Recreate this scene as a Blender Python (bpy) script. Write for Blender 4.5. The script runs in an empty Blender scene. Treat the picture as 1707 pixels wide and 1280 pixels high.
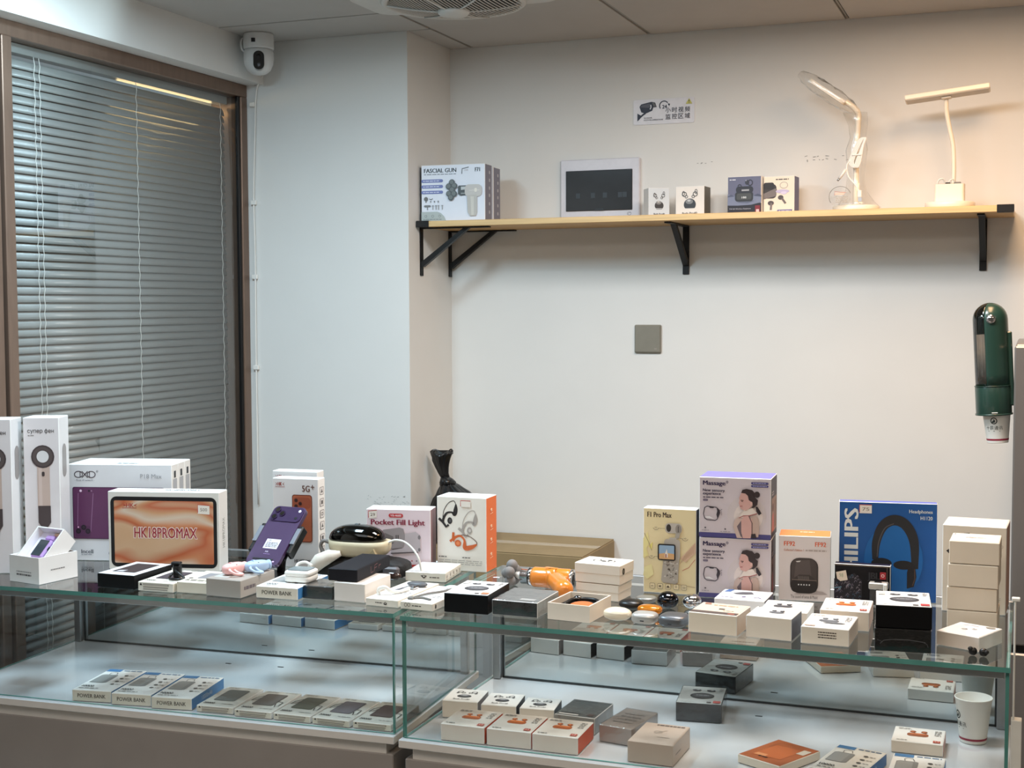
import bpy, bmesh, math, random
from mathutils import Vector, Matrix
from mathutils.geometry import tessellate_polygon
random.seed(7)
D = bpy.data
SC = bpy.context.scene
COL = SC.collection
R = math.radians

# ------------------------------------------------------------------ camera
def make_camera():
    yaw, pitch, roll = R(20.85), R(-3.313), R(-0.231)
    fwd = Vector((-math.sin(yaw), math.cos(yaw), 0)); right = Vector((math.cos(yaw), math.sin(yaw), 0)); up = Vector((0, 0, 1))
    f2 = fwd * math.cos(pitch) + up * math.sin(pitch)
    u2 = up * math.cos(pitch) - fwd * math.sin(pitch)
    r3 = right * math.cos(roll) + u2 * math.sin(roll)
    u3 = u2 * math.cos(roll) - right * math.sin(roll)
    cam = D.cameras.new('camera'); cam.sensor_width = 36.0; cam.sensor_fit = 'HORIZONTAL'
    cam.lens = 2272.0 / 1707.0 * 36.0
    cam.clip_start = 0.05; cam.clip_end = 60
    ob = D.objects.new('camera', cam); COL.objects.link(ob)
    m = Matrix((r3, u3, -f2)).transposed().to_4x4(); m.translation = Vector((0, 0, 1.65))
    ob.matrix_world = m
    SC.camera = ob
make_camera()

# ------------------------------------------------------------------ world, light, exposure
w = D.worlds.new('room_world'); SC.world = w; w.use_nodes = True
w.node_tree.nodes['Background'].inputs[0].default_value = (0.55, 0.68, 0.75, 1)
w.node_tree.nodes['Background'].inputs[1].default_value = 0.35
SC.view_settings.view_transform = 'Standard'
SC.view_settings.look = 'None'
SC.view_settings.exposure = -0.05
SC.view_settings.gamma = 1.0
SC.view_settings.use_curve_mapping = False

def area(name, loc, sx, sy, power, col, rot=(0, 0, 0)):
    l = D.lights.new(name, 'AREA'); l.shape = 'RECTANGLE'; l.size = sx; l.size_y = sy
    l.energy = power; l.color = col
    o = D.objects.new(name, l); COL.objects.link(o); o.location = loc; o.rotation_euler = rot
    return o
area('lamp_neutral', (-0.65, 2.90, 2.475), 0.6, 0.45, 27, (0.97, 0.985, 1.0))
area('lamp_cool', (-1.80, 2.45, 2.475), 0.3, 0.6, 31, (0.62, 0.85, 1.0))
area('lamp_warm', (-0.06, 3.32, 2.475), 0.3, 0.7, 13.5, (1.0, 0.63, 0.35))
area('lamp_middle', (-0.3, 0.9, 2.475), 1.2, 0.8, 20, (1.0, 0.83, 0.66))
area('lamp_left', (-1.5, 0.6, 2.475), 1.2, 1.4, 12, (0.84, 0.92, 1.0))
area('lamp_right', (1.3, 1.2, 2.475), 0.6, 1.2, 11, (1.0, 0.82, 0.64))
def spot(name, loc, to, power, col, ang, blend):
    l = D.lights.new(name, 'SPOT'); l.energy = power; l.color = col; l.spot_size = R(ang); l.spot_blend = blend; l.shadow_soft_size = .04
    o = D.objects.new(name, l); COL.objects.link(o); o.location = loc
    o.rotation_euler = (Vector(to) - Vector(loc)).to_track_quat('-Z', 'Y').to_euler()
spot('lamp_spot_cool', (-1.55, 2.35, 2.36), (-2.33, 2.70, 2.49), 26, (0.70, 0.92, 1.0), 46, .35)

# ------------------------------------------------------------------ materials
def lin(c):
    if isinstance(c, str):
        c = c.lstrip('#'); c = [int(c[i:i + 2], 16) / 255 for i in (0, 2, 4)]
    else:
        c = [v / 255 for v in c]
    return tuple((v / 12.92 if v <= .04045 else ((v + .055) / 1.055) ** 2.4) for v in c)

_M = {}
def mat(name, c, rough=.5, metal=0., coat=0., var=.04, scale=40., bump=0., spec=.5, bscale=None, stretch=None):
    if name in _M: return _M[name]
    m = D.materials.new(name); m.use_nodes = True; nt = m.node_tree; b = nt.nodes['Principled BSDF']
    L = lin(c)
    b.inputs['Roughness'].default_value = rough; b.inputs['Metallic'].default_value = metal
    b.inputs['Coat Weight'].default_value = coat; b.inputs['Coat Roughness'].default_value = .08
    b.inputs['Specular IOR Level'].default_value = spec
    tc = nt.nodes.new('ShaderNodeTexCoord'); n = nt.nodes.new('ShaderNodeTexNoise')
    n.inputs['Scale'].default_value = scale; n.inputs['Detail'].default_value = 3
    src = tc.outputs['Object']
    if stretch:
        mp = nt.nodes.new('ShaderNodeMapping'); mp.inputs['Scale'].default_value = stretch
        nt.links.new(src, mp.inputs[0]); src = mp.outputs[0]
    nt.links.new(src, n.inputs['Vector'])
    r = nt.nodes.new('ShaderNodeValToRGB')
    r.color_ramp.elements[0].position = .3; r.color_ramp.elements[1].position = .7
    r.color_ramp.elements[0].color = (*[max(0, v * (1 - var)) for v in L], 1)
    r.color_ramp.elements[1].color = (*[min(1, v * (1 + var)) for v in L], 1)
    nt.links.new(n.outputs[0], r.inputs[0]); nt.links.new(r.outputs[0], b.inputs['Base Color'])
    if bump:
        bp = nt.nodes.new('ShaderNodeBump'); bp.inputs['Strength'].default_value = bump; bp.inputs['Distance'].default_value = .002
        n2 = nt.nodes.new('ShaderNodeTexNoise'); n2.inputs['Scale'].default_value = bscale or scale * 3
        nt.links.new(src, n2.inputs['Vector']); nt.links.new(n2.outputs[0], bp.inputs['Height'])
        nt.links.new(bp.outputs[0], b.inputs['Normal'])
    _M[name] = m
    return m

def emit_mat(name, c, s):
    m = D.materials.new(name); m.use_nodes = True; nt = m.node_tree; nt.nodes.clear()
    o = nt.nodes.new('ShaderNodeOutputMaterial'); e = nt.nodes.new('ShaderNodeEmission')
    e.inputs[0].default_value = (*c, 1); e.inputs[1].default_value = s
    nt.links.new(e.outputs[0], o.inputs[0]); return m

def pane_mat(name, tint, ior=1.5, rough=0.0, extra=0.0, bump=0.0, bscale=60):
    """thin clear sheet: tinted straight-through light plus a Fresnel reflection on the outer faces"""
    if name in _M: return _M[name]
    m = D.materials.new(name); m.use_nodes = True; nt = m.node_tree; nt.nodes.clear(); N = nt.nodes.new; K = nt.links.new
    o = N('ShaderNodeOutputMaterial'); t = N('ShaderNodeBsdfTransparent'); g = N('ShaderNodeBsdfGlossy'); mx = N('ShaderNodeMixShader')
    t.inputs[0].default_value = (*tint, 1); g.inputs['Roughness'].default_value = rough
    g.inputs[0].default_value = (1, 1, 1, 1)
    fr = N('ShaderNodeFresnel'); fr.inputs['IOR'].default_value = ior
    ge = N('ShaderNodeNewGeometry'); inv = N('ShaderNodeMath'); inv.operation = 'SUBTRACT'; inv.inputs[0].default_value = 1
    K(ge.outputs['Backfacing'], inv.inputs[1])
    ad = N('ShaderNodeMath'); ad.operation = 'ADD'; ad.inputs[1].default_value = extra; ad.use_clamp = True
    K(fr.outputs[0], ad.inputs[0])
    mu = N('ShaderNodeMath'); mu.operation = 'MULTIPLY'; K(ad.outputs[0], mu.inputs[0]); K(inv.outputs[0], mu.inputs[1])
    K(mu.outputs[0], mx.inputs[0]); K(t.outputs[0], mx.inputs[1]); K(g.outputs[0], mx.inputs[2]); K(mx.outputs[0], o.inputs[0])
    if bump:
        bp = N('ShaderNodeBump'); bp.inputs['Strength'].default_value = bump; bp.inputs['Distance'].default_value = .003
        n = N('ShaderNodeTexNoise'); n.inputs['Scale'].default_value = bscale; n.inputs['Detail'].default_value = 3
        tc = N('ShaderNodeTexCoord'); K(tc.outputs['Object'], n.inputs['Vector'])
        K(n.outputs[0], bp.inputs['Height']); K(bp.outputs[0], g.inputs['Normal']); K(bp.outputs[0], fr.inputs['Normal'])
    _M[name] = m
    return m

def ink(c):
    k = 'ink_%02x%02x%02x' % tuple(c) if not isinstance(c, str) else 'ink_' + c.lstrip('#')
    return mat(k, c, rough=.45, var=.02)
def paper(c, rough=.5, coat=.0):
    k = ('paper_%02x%02x%02x' % tuple(c) if not isinstance(c, str) else 'paper_' + c.lstrip('#')) + ('_%d_%d' % (rough * 100, coat * 100))
    return mat(k, c, rough=rough, coat=coat, var=.015, scale=25, spec=.5 if max(lin(c)) > .05 else .2)

WHITE = (238, 236, 232); CREAM = (232, 224, 210); BLACK = (14, 14, 16)
M_BLACKMETAL = mat('black_painted_metal', (18, 18, 19), .45, .3)
M_ALU = mat('brushed_aluminium', (176, 178, 180), .35, .85, var=.06, scale=90, stretch=(1, 1, 12))
M_WHITEPL = mat('white_plastic', (236, 234, 228), .35, var=.02)
M_GREYPL = mat('grey_plastic', (118, 116, 112), .5, var=.03)
M_BLACKPL = mat('black_plastic', (16, 16, 18), .35, var=.05)
M_BLACKGL = mat('black_gloss', (10, 10, 12), .08, coat=1., var=.02)
M_CHROME = mat('chrome', (225, 225, 228), .06, 1., var=.01)
M_CABLE = mat('white_cable', (232, 230, 224), .5, var=.02)
M_GLASS = pane_mat('showcase_glass', (.982, .993, .990))
M_GLASSTOP = pane_mat('showcase_top_glass', (.975, .990, .986), extra=.04)
M_EDGE = mat('glass_edge_green', (88, 150, 142), .12, coat=.6, var=.12, scale=14)
M_FILM = pane_mat('shrink_film', (.93, .93, .93), ior=1.35, rough=.12, extra=.06, bump=.6, bscale=45)
M_CLEAR = pane_mat('clear_plastic', (.965, .96, .95), ior=1.35, rough=.25, extra=.06, bump=.9, bscale=30)

# ------------------------------------------------------------------ object helpers
def link(o, parent=None):
    COL.objects.link(o)
    if parent is not None: o.parent = parent
    return o
def thing(name, label, cat, loc=(0, 0, 0), rz=0., group=None, rot=None):
    o = D.objects.new(name, None); link(o); o.empty_display_size = .02
    o.location = loc; o.rotation_euler = rot if rot else (0, 0, rz)
    o['label'] = label; o['category'] = cat
    if group: o['group'] = group
    return o
def tag(o, label, cat, group=None):
    o['label'] = label; o['category'] = cat
    if group: o['group'] = group
    return o
def obj(name, bm, mats, parent=None, smooth=False, loc=None, rot=None, auto=None):
    me = D.meshes.new(name); bm.normal_update(); bm.to_mesh(me); bm.free()
    for m in (mats if isinstance(mats, (list, tuple)) else [mats]): me.materials.append(m)
    o = D.objects.new(name, me); link(o, parent)
    if loc: o.location = loc
    if rot: o.rotation_euler = rot
    if smooth:
        me.polygons.foreach_set('use_smooth', [True] * len(me.polygons))
        if auto:
            try: me.set_sharp_from_angle(angle=R(auto))
            except Exception: pass
    return o
def struct(name, bm, mats, parent=None, **k):
    o = obj(name, bm, mats, parent, **k)
    if parent is None: o['kind'] = 'structure'
    return o

def B():
    return bmesh.new()
def add_box(bm, x0, x1, y0, y1, z0, z1, mi=0, bev=0., mtx=None):
    vs = [bm.verts.new(v) for v in ((x0, y0, z0), (x1, y0, z0), (x1, y1, z0), (x0, y1, z0), (x0, y0, z1), (x1, y0, z1), (x1, y1, z1), (x0, y1, z1))]
    fs = [bm.faces.new([vs[i] for i in q]) for q in ((3, 2, 1, 0), (4, 5, 6, 7), (0, 1, 5, 4), (2, 3, 7, 6), (3, 0, 4, 7), (1, 2, 6, 5))]
    for i, f in enumerate(fs): f.material_index = mi[i] if isinstance(mi, (list, tuple)) else mi
    if bev:
        es = list({e for f in fs for e in f.edges})
        r = bmesh.ops.bevel(bm, geom=es, offset=bev, segments=1, affect='EDGES', clamp_overlap=True)
        vs = list({v for f in fs if f.is_valid for v in f.verts} | set(r['verts']))
    if mtx is not None:
        for v in vs: v.co = mtx @ v.co
    return bm
def box(x0, x1, y0, y1, z0, z1, bev=0., mi=0):
    return add_box(B(), x0, x1, y0, y1, z0, z1, mi, bev)
def add_tube(bm, pts, r, seg=8, mi=0, caps=True, rads=None):
    pts = [Vector(p) for p in pts]; rings = []
    up = None
    for i, p in enumerate(pts):
        t = (pts[min(i + 1, len(pts) - 1)] - pts[max(i - 1, 0)]).normalized()
        if up is None or abs(up.dot(t)) > .98:
            up = Vector((0, 0, 1)) if abs(t.z) < .9 else Vector((1, 0, 0))
        a = t.cross(up).normalized(); b = a.cross(t).normalized(); up = b
        rr = rads[i] if rads else r
        rings.append([bm.verts.new(p + a * math.cos(2 * math.pi * k / seg) * rr + b * math.sin(2 * math.pi * k / seg) * rr) for k in range(seg)])
    for i in range(len(rings) - 1):
        for k in range(seg):
            f = bm.faces.new((rings[i][k], rings[i][(k + 1) % seg], rings[i + 1][(k + 1) % seg], rings[i + 1][k])); f.material_index = mi; f.smooth = True
    if caps:
        f = bm.faces.new(rings[0]); f.material_index = mi
        f = bm.faces.new(rings[-1][::-1]); f.material_index = mi
    bmesh.ops.recalc_face_normals(bm, faces=[f for f in bm.faces])
    return bm
def spline(pts, n=8):
    P = [Vector(p) for p in pts]; P = [P[0] * 2 - P[1]] + P + [P[-1] * 2 - P[-2]]; out = []
    for i in range(1, len(P) - 2):
        for k in range(n):
            t = k / n; a, b, c, d = P[i - 1:i + 3]
            out.append(.5 * ((2 * b) + (c - a) * t + (2 * a - 5 * b + 4 * c - d) * t * t + (3 * b - a - 3 * c + d) * t ** 3))
    out.append(P[-2]); return out
def add_lathe(bm, prof, seg=24, mi=0, mtx=None, mis=None):
    """prof: list of (r, z)"""
    rings = []; allv = []
    for r, z in prof:
        if r < 1e-6: ring = [bm.verts.new((0, 0, z))]
        else: ring = [bm.verts.new((r * math.cos(2 * math.pi * k / seg), r * math.sin(2 * math.pi * k / seg), z)) for k in range(seg)]
        rings.append(ring); allv += ring
    for i in range(len(rings) - 1):
        a, b = rings[i], rings[i + 1]
        for k in range(seg):
            k2 = (k + 1) % seg
            if len(a) == 1 and len(b) == 1: continue
            if len(a) == 1: f = bm.faces.new((a[0], b[k2], b[k])) if False else bm.faces.new((a[0], b[k], b[k2]))
            elif len(b) == 1: f = bm.faces.new((a[k], a[k2], b[0]))
            else: f = bm.faces.new((a[k], a[k2], b[k2], b[k]))
            f.material_index = mis[i] if mis else mi; f.smooth = True
    if mtx is not None:
        for v in allv: v.co = mtx @ v.co
    bmesh.ops.recalc_face_normals(bm, faces=list(bm.faces))
    return bm
def add_super(bm, cx, cy, cz, rx, ry, rz, e1=1., e2=1., nu=20, nv=12, mi=0, mtx=None, zmin=-1., zmax=1.):
    """superellipsoid; e<1 is boxier"""
    def sp(c, e): return math.copysign(abs(c) ** e, c)
    v0 = math.asin(max(-1, zmin)); v1 = math.asin(min(1, zmax)); rings = []; allv = []
    for j in range(nv + 1):
        v = v0 + (v1 - v0) * j / nv; cv, sv = sp(math.cos(v), e1), sp(math.sin(v), e1)
        if abs(math.cos(v)) < 1e-5: ring = [bm.verts.new((cx, cy, cz + rz * sv))]
        else: ring = [bm.verts.new((cx + rx * cv * sp(math.cos(2 * math.pi * k / nu), e2), cy + ry * cv * sp(math.sin(2 * math.pi * k / nu), e2), cz + rz * sv)) for k in range(nu)]
        rings.append(ring); allv += ring
    for i in range(nv):
        a, b = rings[i], rings[i + 1]
        for k in range(nu):
            k2 = (k + 1) % nu
            if len(a) == 1: f = bm.faces.new((a[0], b[k2], b[k]))
            elif len(b) == 1: f = bm.faces.new((a[k], a[k2], b[0]))
            else: f = bm.faces.new((a[k], a[k2], b[k2], b[k]))
            f.smooth = True; f.material_index = mi
    for ring in (rings[0], rings[-1]):
        if len(ring) > 2:
            f = bm.faces.new(ring); f.material_index = mi
    if mtx is not None:
        for v in allv: v.co = mtx @ v.co
    bmesh.ops.recalc_face_normals(bm, faces=list(bm.faces))
    return bm
def add_prism(bm, pts, h0, h1, frame, mi=0):
    """closed outline pts (a,b) extruded between h0 and h1 along the frame normal; frame=(origin,u,v,n)"""
    o, u, v, n = frame
    lo = [bm.verts.new(o + u * a + v * b + n * h0) for a, b in pts]; hi = [bm.verts.new(o + u * a + v * b + n * h1) for a, b in pts]
    N = len(pts)
    for i in range(N):
        bm.faces.new((lo[i], lo[(i + 1) % N], hi[(i + 1) % N], hi[i])).material_index = mi
    bm.faces.new(hi).material_index = mi; bm.faces.new(lo[::-1]).material_index = mi
    bmesh.ops.recalc_face_normals(bm, faces=list(bm.faces))
    return bm
def rrect(u0, v0, u1, v1, ru, rv=None, n=5):
    rv = ru if rv is None else rv; out = []
    for (cx, cy, a0) in ((u1 - ru, v1 - rv, 0), (u0 + ru, v1 - rv, 90), (u0 + ru, v0 + rv, 180), (u1 - ru, v0 + rv, 270)):
        for k in range(n + 1):
            a = R(a0 + 90 * k / n); out.append((cx + ru * math.cos(a), cy + rv * math.sin(a)))
    return out

# ------------------------------------------------------------------ flat print
_T = {}
def text_geo(s, bold=0.):
    k = (s, bold)
    if k in _T: return _T[k]
    c = D.curves.new('t', 'FONT'); c.body = s; c.size = 1; c.resolution_u = 2; c.fill_mode = 'NONE'
    o = D.objects.new('t', c); me = D.meshes.new_from_object(o)
    vs = [(v.co.x, v.co.y) for v in me.vertices]; nxt = {}
    for e in me.edges: nxt.setdefault(e.vertices[0], []).append(e.vertices[1]); nxt.setdefault(e.vertices[1], []).append(e.vertices[0])
    D.objects.remove(o); D.curves.remove(c); D.meshes.remove(me)
    # closed outlines; outlines of one turning sense are bodies, the others are holes in them (letters may overlap themselves)
    seen = set(); loops = []
    for i in range(len(vs)):
        if i in seen or i not in nxt: continue
        lp = [i]; seen.add(i); prev, cur = i, (i + 1 if i + 1 in nxt[i] else nxt[i][0])
        while cur not in seen:
            lp.append(cur); seen.add(cur)
            n_ = [q for q in nxt[cur] if q != prev]; prev, cur = cur, (n_[0] if n_ else i)
        if len(lp) > 2: loops.append(lp)
    ar = lambda lp: sum(vs[lp[k - 1]][0] * vs[lp[k]][1] - vs[lp[k]][0] * vs[lp[k - 1]][1] for k in range(len(lp))) / 2
    def inside(p, lp):
        r_ = False
        for k in range(len(lp)):
            (x0, y0), (x1, y1) = vs[lp[k - 1]], vs[lp[k]]
            if (y0 > p[1]) != (y1 > p[1]) and p[0] < (x1 - x0) * (p[1] - y0) / (y1 - y0) + x0: r_ = not r_
        return r_
    fs = []
    if loops:
        A = [ar(lp) for lp in loops]; sg = math.copysign(1, max(A, key=abs))
        outs = [i for i, a in enumerate(A) if a * sg > 0]; hol = {i: [] for i in outs}
        for i, a in enumerate(A):
            if a * sg > 0: continue
            cand = [j for j in outs if abs(A[j]) > abs(a) and sum(inside(vs[q], loops[j]) for q in loops[i]) > .8 * len(loops[i])]
            if cand: hol[min(cand, key=lambda j: abs(A[j]))].append(i)
        for j in outs:
            ids = loops[j] + [q for h in hol[j] for q in loops[h]]
            tri = tessellate_polygon([[Vector((*vs[q], 0)) for q in loops[j]]] + [[Vector((*vs[q], 0)) for q in loops[h]] for h in hol[j]])
            fs += [[ids[q] for q in t_] for t_ in tri]
    if vs:
        x0 = min(v[0] for v in vs); x1 = max(v[0] for v in vs); y0 = min(v[1] for v in vs); y1 = max(v[1] for v in vs)
        vs = [((x - x0) / (x1 - x0 or 1), (y - y0) / (y1 - y0 or 1)) for x, y in vs]
    _T[k] = (vs, fs); return _T[k]

class Print:
    """flat print on one face of a box, in normalised face coordinates (u right, v up)"""
    def __init__(s, frame, W, H, lift=.0006):
        s.o, s.u, s.v, s.n = frame; s.W, s.H = W, H; s.lift = lift
        s.vs, s.fs, s.mi, s.mats, s.k = [], [], [], [], 0
    def pt(s, a, b):
        return s.o + s.u * (a * s.W) + s.v * (b * s.H) + s.n * (s.lift + s.k * .00009)
    def m(s, c):
        k = ink(c)
        if k not in s.mats: s.mats.append(k)
        return s.mats.index(k)
    def poly(s, pts, c):
        b = len(s.vs); s.vs += [s.pt(*p) for p in pts]; s.fs.append(list(range(b, b + len(pts)))); s.mi.append(s.m(c)); s.k += 1; return s
    def rect(s, a, b, c, d, col): return s.poly([(a, b), (c, b), (c, d), (a, d)], col)
    def rr(s, a, b, c, d, col, r=.3):
        q = min((c - a) * s.W, (d - b) * s.H) * r; return s.poly(rrect(a, b, c, d, q / s.W, q / s.H), col)
    def ell(s, cu, cv, ru, rv, col, n=24, rot=0.):
        return s.poly([(cu + ru * math.cos(2 * math.pi * k / n), cv + rv * math.sin(2 * math.pi * k / n)) for k in range(n)], col)
    def circ(s, cu, cv, r, col, n=20): return s.ell(cu, cv, r, r * s.W / s.H, col, n)
    def ring(s, cu, cv, ru, rv, t, col, n=28, a0=0, a1=360):
        b = len(s.vs); tv = t * s.W / s.H; cl = a1 - a0 >= 360; k2 = n if cl else n + 1
        for k in range(k2):
            a = R(a0 + (a1 - a0) * k / n); s.vs += [s.pt(cu + ru * math.cos(a), cv + rv * math.sin(a)), s.pt(cu + (ru - t) * math.cos(a), cv + (rv - tv) * math.sin(a))]
        for k in range(n):
            i, j = b + 2 * k, b + 2 * ((k + 1) % k2); s.fs.append([i, j, j + 1, i + 1]); s.mi.append(s.m(col))
        s.k += 1; return s
    def line(s, pts, wd, col, widths=None, sm=False):
        """polyline with width wd in metres; sm smooths it"""
        if sm:
            ww = widths or [wd] * len(pts); q = spline([(a, b, c) for (a, b), c in zip(pts, ww)], 7); pts = [(v.x, v.y) for v in q]; widths = [v.z for v in q]
        P = [(a * s.W, b * s.H) for a, b in pts]; b = len(s.vs)
        for i, (x, y) in enumerate(P):
            x0, y0 = P[max(i - 1, 0)]; x1, y1 = P[min(i + 1, len(P) - 1)]; l = math.hypot(x1 - x0, y1 - y0) or 1
            nx, ny = -(y1 - y0) / l, (x1 - x0) / l; h = (widths[i] if widths else wd) / 2
            s.vs += [s.pt((x + nx * h) / s.W, (y + ny * h) / s.H), s.pt((x - nx * h) / s.W, (y - ny * h) / s.H)]
        for i in range(len(P) - 1):
            j = b + 2 * i; s.fs.append([j, j + 1, j + 3, j + 2]); s.mi.append(s.m(col))
        s.k += 1; return s
    def text(s, t, a, b, c, d, col, bold=0., up=False):
        vs, fs = text_geo(t); m = s.m(col)
        # heavier strokes: the same word printed again a hair to each side
        hgt = (c - a) * s.W if up else (d - b) * s.H; wid = (d - b) * s.H if up else (c - a) * s.W
        e = min(bold, .04) * 1.5 * hgt / max(wid, 1e-6); sh = (0,) if bold < .004 else (-e, 0, e) if bold > .015 else (-e, e)
        for q in sh:
            o = len(s.vs)
            for x, y in vs:
                x = (x + q + e) / (1 + 2 * e)
                s.vs.append(s.pt(a + (c - a) * (1 - y), b + (d - b) * x) if up else s.pt(a + (c - a) * x, b + (d - b) * y))
            for f in fs: s.fs.append([o + i for i in f]); s.mi.append(m)
            s.k += .25
        s.k += 1; return s
    def dashes(s, a, b, c, d, rows, col, n=7, fill=.55, seed=1):
        """print too small to read: rows of short word-length bars"""
        rnd = random.Random(seed); h = (d - b) / rows
        for r_ in range(rows):
            x = a; y0 = d - h * (r_ + .5) - h * fill / 2
            while x < c - .01:
                l = (c - a) / n * rnd.uniform(.5, 1.4); e = min(c, x + l); bb = len(s.vs)
                s.vs += [s.pt(x, y0), s.pt(e, y0), s.pt(e, y0 + h * fill), s.pt(x, y0 + h * fill)]; s.fs.append([bb, bb + 1, bb + 2, bb + 3]); s.mi.append(s.m(col))
                x = e + (c - a) / n * .22
        s.k += 1; return s
    def done(s, parent, name='front_print'):
        if not s.fs: return
        me = D.meshes.new(name); me.from_pydata([tuple(v) for v in s.vs], [], s.fs)
        for m in s.mats: me.materials.append(m)
        me.polygons.foreach_set('material_index', s.mi); me.update()
        # flip polygons that face into the box
        bm = bmesh.new(); bm.from_mesh(me)
        for f in bm.faces:
            f.normal_update()
            if f.normal.dot(s.n) < 0: f.normal_flip()
        bm.to_mesh(me); bm.free()
        return link(D.objects.new(name, me), parent)

V = Vector
def face(kind, w, d, h):
    X, Y, Z = V((1, 0, 0)), V((0, 1, 0)), V((0, 0, 1))
    if kind == 'front': return (V((-w / 2, -d / 2, 0)), X, Z, -Y), w, h
    if kind == 'right': return (V((w / 2, -d / 2, 0)), Y, Z, X), d, h
    if kind == 'left': return (V((-w / 2, d / 2, 0)), -Y, Z, -X), d, h
    if kind == 'top': return (V((-w / 2, -d / 2, h)), X, Y, Z), w, d

_used_mesh = {}
def carton(name, label, cat, c, z, rot, w, d, h, cols=None, group=None, prints=None, flap=True, film=False, rough=.45, coat=0., base=WHITE, lid=0.):
    """closed printed box. cols: dict over front/top/left/right/back/bottom. prints: {face: fn(Print)}"""
    z += .0012
    t = thing(name, label, cat, (c[0], c[1], z), R(rot), group)
    cols = cols or {}
    order = ['bottom', 'top', 'front', 'back', 'left', 'right']
    ms = [paper(cols.get(k, base), rough, coat) for k in order]
    if lid:
        bm = box(-w / 2 + .0012, w / 2 - .0012, -d / 2 + .0012, d / 2 - .0012, 0, h * (1 - lid) + .004, .0008, [0, 1, 2, 3, 4, 5]); obj('tray', bm, ms, t)
        bm = box(-w / 2, w / 2, -d / 2, d / 2, h * (1 - lid), h, .0012, [0, 1, 2, 3, 4, 5]); obj('lid', bm, ms, t)
    else:
        bm = box(-w / 2, w / 2, -d / 2, d / 2, 0, h, .0011, [0, 1, 2, 3, 4, 5]); obj('carton', bm, ms, t)
        if flap and not film:
            bm = box(-w / 2 + .002, w / 2 - .002, -d / 2 + .0016, d / 2 - .002, h - .001, h + .0004, .0003); obj('top_flap', bm, ms[1], t)
    for k, fn in (prints or {}).items():
        fr, W, H = face(k, w, d, h)
        P = Print(fr, W, H, .0008 if k == 'top' else .0004); fn(P); P.done(t, k + '_print')
    if film:
        e = .0009; bm = box(-w / 2 - e, w / 2 + e, -d / 2 - e, d / 2 + e, -.0005, h + e, .0014); obj('shrink_film', bm, M_FILM, t)
    return t
# ------------------------------------------------------------------ the room
M_WALL = mat('wall_paint', (226, 225, 221), .75, var=.012, scale=6, bump=.04, bscale=160)
M_CEIL = mat('ceiling_paint', (186, 183, 178), .8, var=.02, scale=9)
M_GAP = mat('ceiling_gap', (30, 29, 28), .9)
M_TBAR = mat('t_bar_metal', (150, 148, 142), .5, .3)
M_FLOOR = mat('floor_tile', (126, 122, 116), .25, var=.08, scale=5)
M_BROWN = mat('bronze_aluminium', (128, 106, 92), .38, .5, var=.08, scale=50, stretch=(1, 1, .2))
M_SLAT = mat('slat_grey', (132, 134, 132), .40, .0, coat=.15, var=.04, scale=8)
ZC = 2.4946
wb = struct('wall_back', box(-1.815, 2.7, 4.2, 4.32, 0, 2.56), M_WALL)
wp = struct('wall_pillar', box(-2.62, -1.815, 3.867, 4.32, 0, 2.56), M_WALL)
M_WALL2 = mat('wall_paint_far', (176, 170, 162), .75, var=.02, scale=6)
struct('wall_right', box(2.6, 2.72, -2.6, 4.2, 0, 2.56), M_WALL2)
struct('wall_front', box(-2.6, 2.6, -2.72, -2.6, 0, 2.56), M_WALL2)
bm = box(-2.62, -2.326, -2.6, 3.867, 2.363, 2.56)
add_box(bm, -2.62, -2.4, -2.6, 1.55, 0, 2.363); add_box(bm, -2.62, -2.4, 1.55, 3.867, 0, .3)
struct('wall_left', bm, M_WALL)
struct('floor', box(-2.62, 2.72, -2.72, 4.32, -.1, 0), M_FLOOR)
ce = struct('ceiling', box(-2.62, 2.72, -2.72, 4.32, ZC + .012, ZC + .1), M_GAP)
xs = [-2.333, -1.73, -1.13, -.523, .08, .68, 1.28, 1.88, 2.6]
for i in range(len(xs) - 1):
    ys = [4.2, 3.0, 1.8, .6, -.6, -1.8, -2.6]
    if i == 0: ys = [3.867, 3.607, 3.0, 1.8, .6, -.6, -1.8, -2.6]
    for j in range(len(ys) - 1):
        x1 = xs[i + 1]
        y1 = ys[j] - (.004 if j == 0 else .005)
        bm = box(xs[i] + (.004 if i else .006), x1 - .009, ys[j + 1] + .005, y1, ZC, ZC + .012, .001)
        struct('ceiling_panel', bm, M_CEIL, ce)
    if 0 < i: struct('t_bar', box(xs[i] - .0055, xs[i] + .0005, -2.6, 4.2, ZC + .003, ZC + .012), M_TBAR, ce)
struct('ceiling_panel', box(-1.811, -1.739, 3.871, 4.196, ZC, ZC + .012, .001), M_CEIL, ce)
# scuffs on the two walls
def frame_xz(x, y, z): return (V((x, y, z)), V((1, 0, 0)), V((0, 0, 1)), V((0, -1, 0)))
P = Print(frame_xz(-1.97, 3.867, 1.0), .15, .05, .0006)
rnd = random.Random(3)
for k in range(46):
    a, b = rnd.random(), rnd.random() ** .6; l = rnd.uniform(.01, .05)
    P.line([(a, b), (a + l, b + rnd.uniform(-.05, .05))], .0009, (150, 156, 158))
P.done(wp, 'wall_scuff')
P = Print(frame_xz(-.65, 4.2, 2.07), .15, .03, .0006)
for k in range(16):
    a, b = rnd.random(), .5 + rnd.uniform(-.2, .35); P.line([(a, b), (a + rnd.uniform(.01, .06), b + rnd.uniform(-.08, .08))], .0013, (104, 102, 100))
P.done(wb, 'wall_scuff')
P = Print(frame_xz(-.985, 4.2, 2.078), .05, .02, .0006)
for k in range(5):
    a, b = rnd.random(), .5 + rnd.uniform(-.2, .2); P.line([(a, b), (a + .1, b)], .0013, (128, 126, 124))
P.done(wb, 'wall_scuff')

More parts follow.
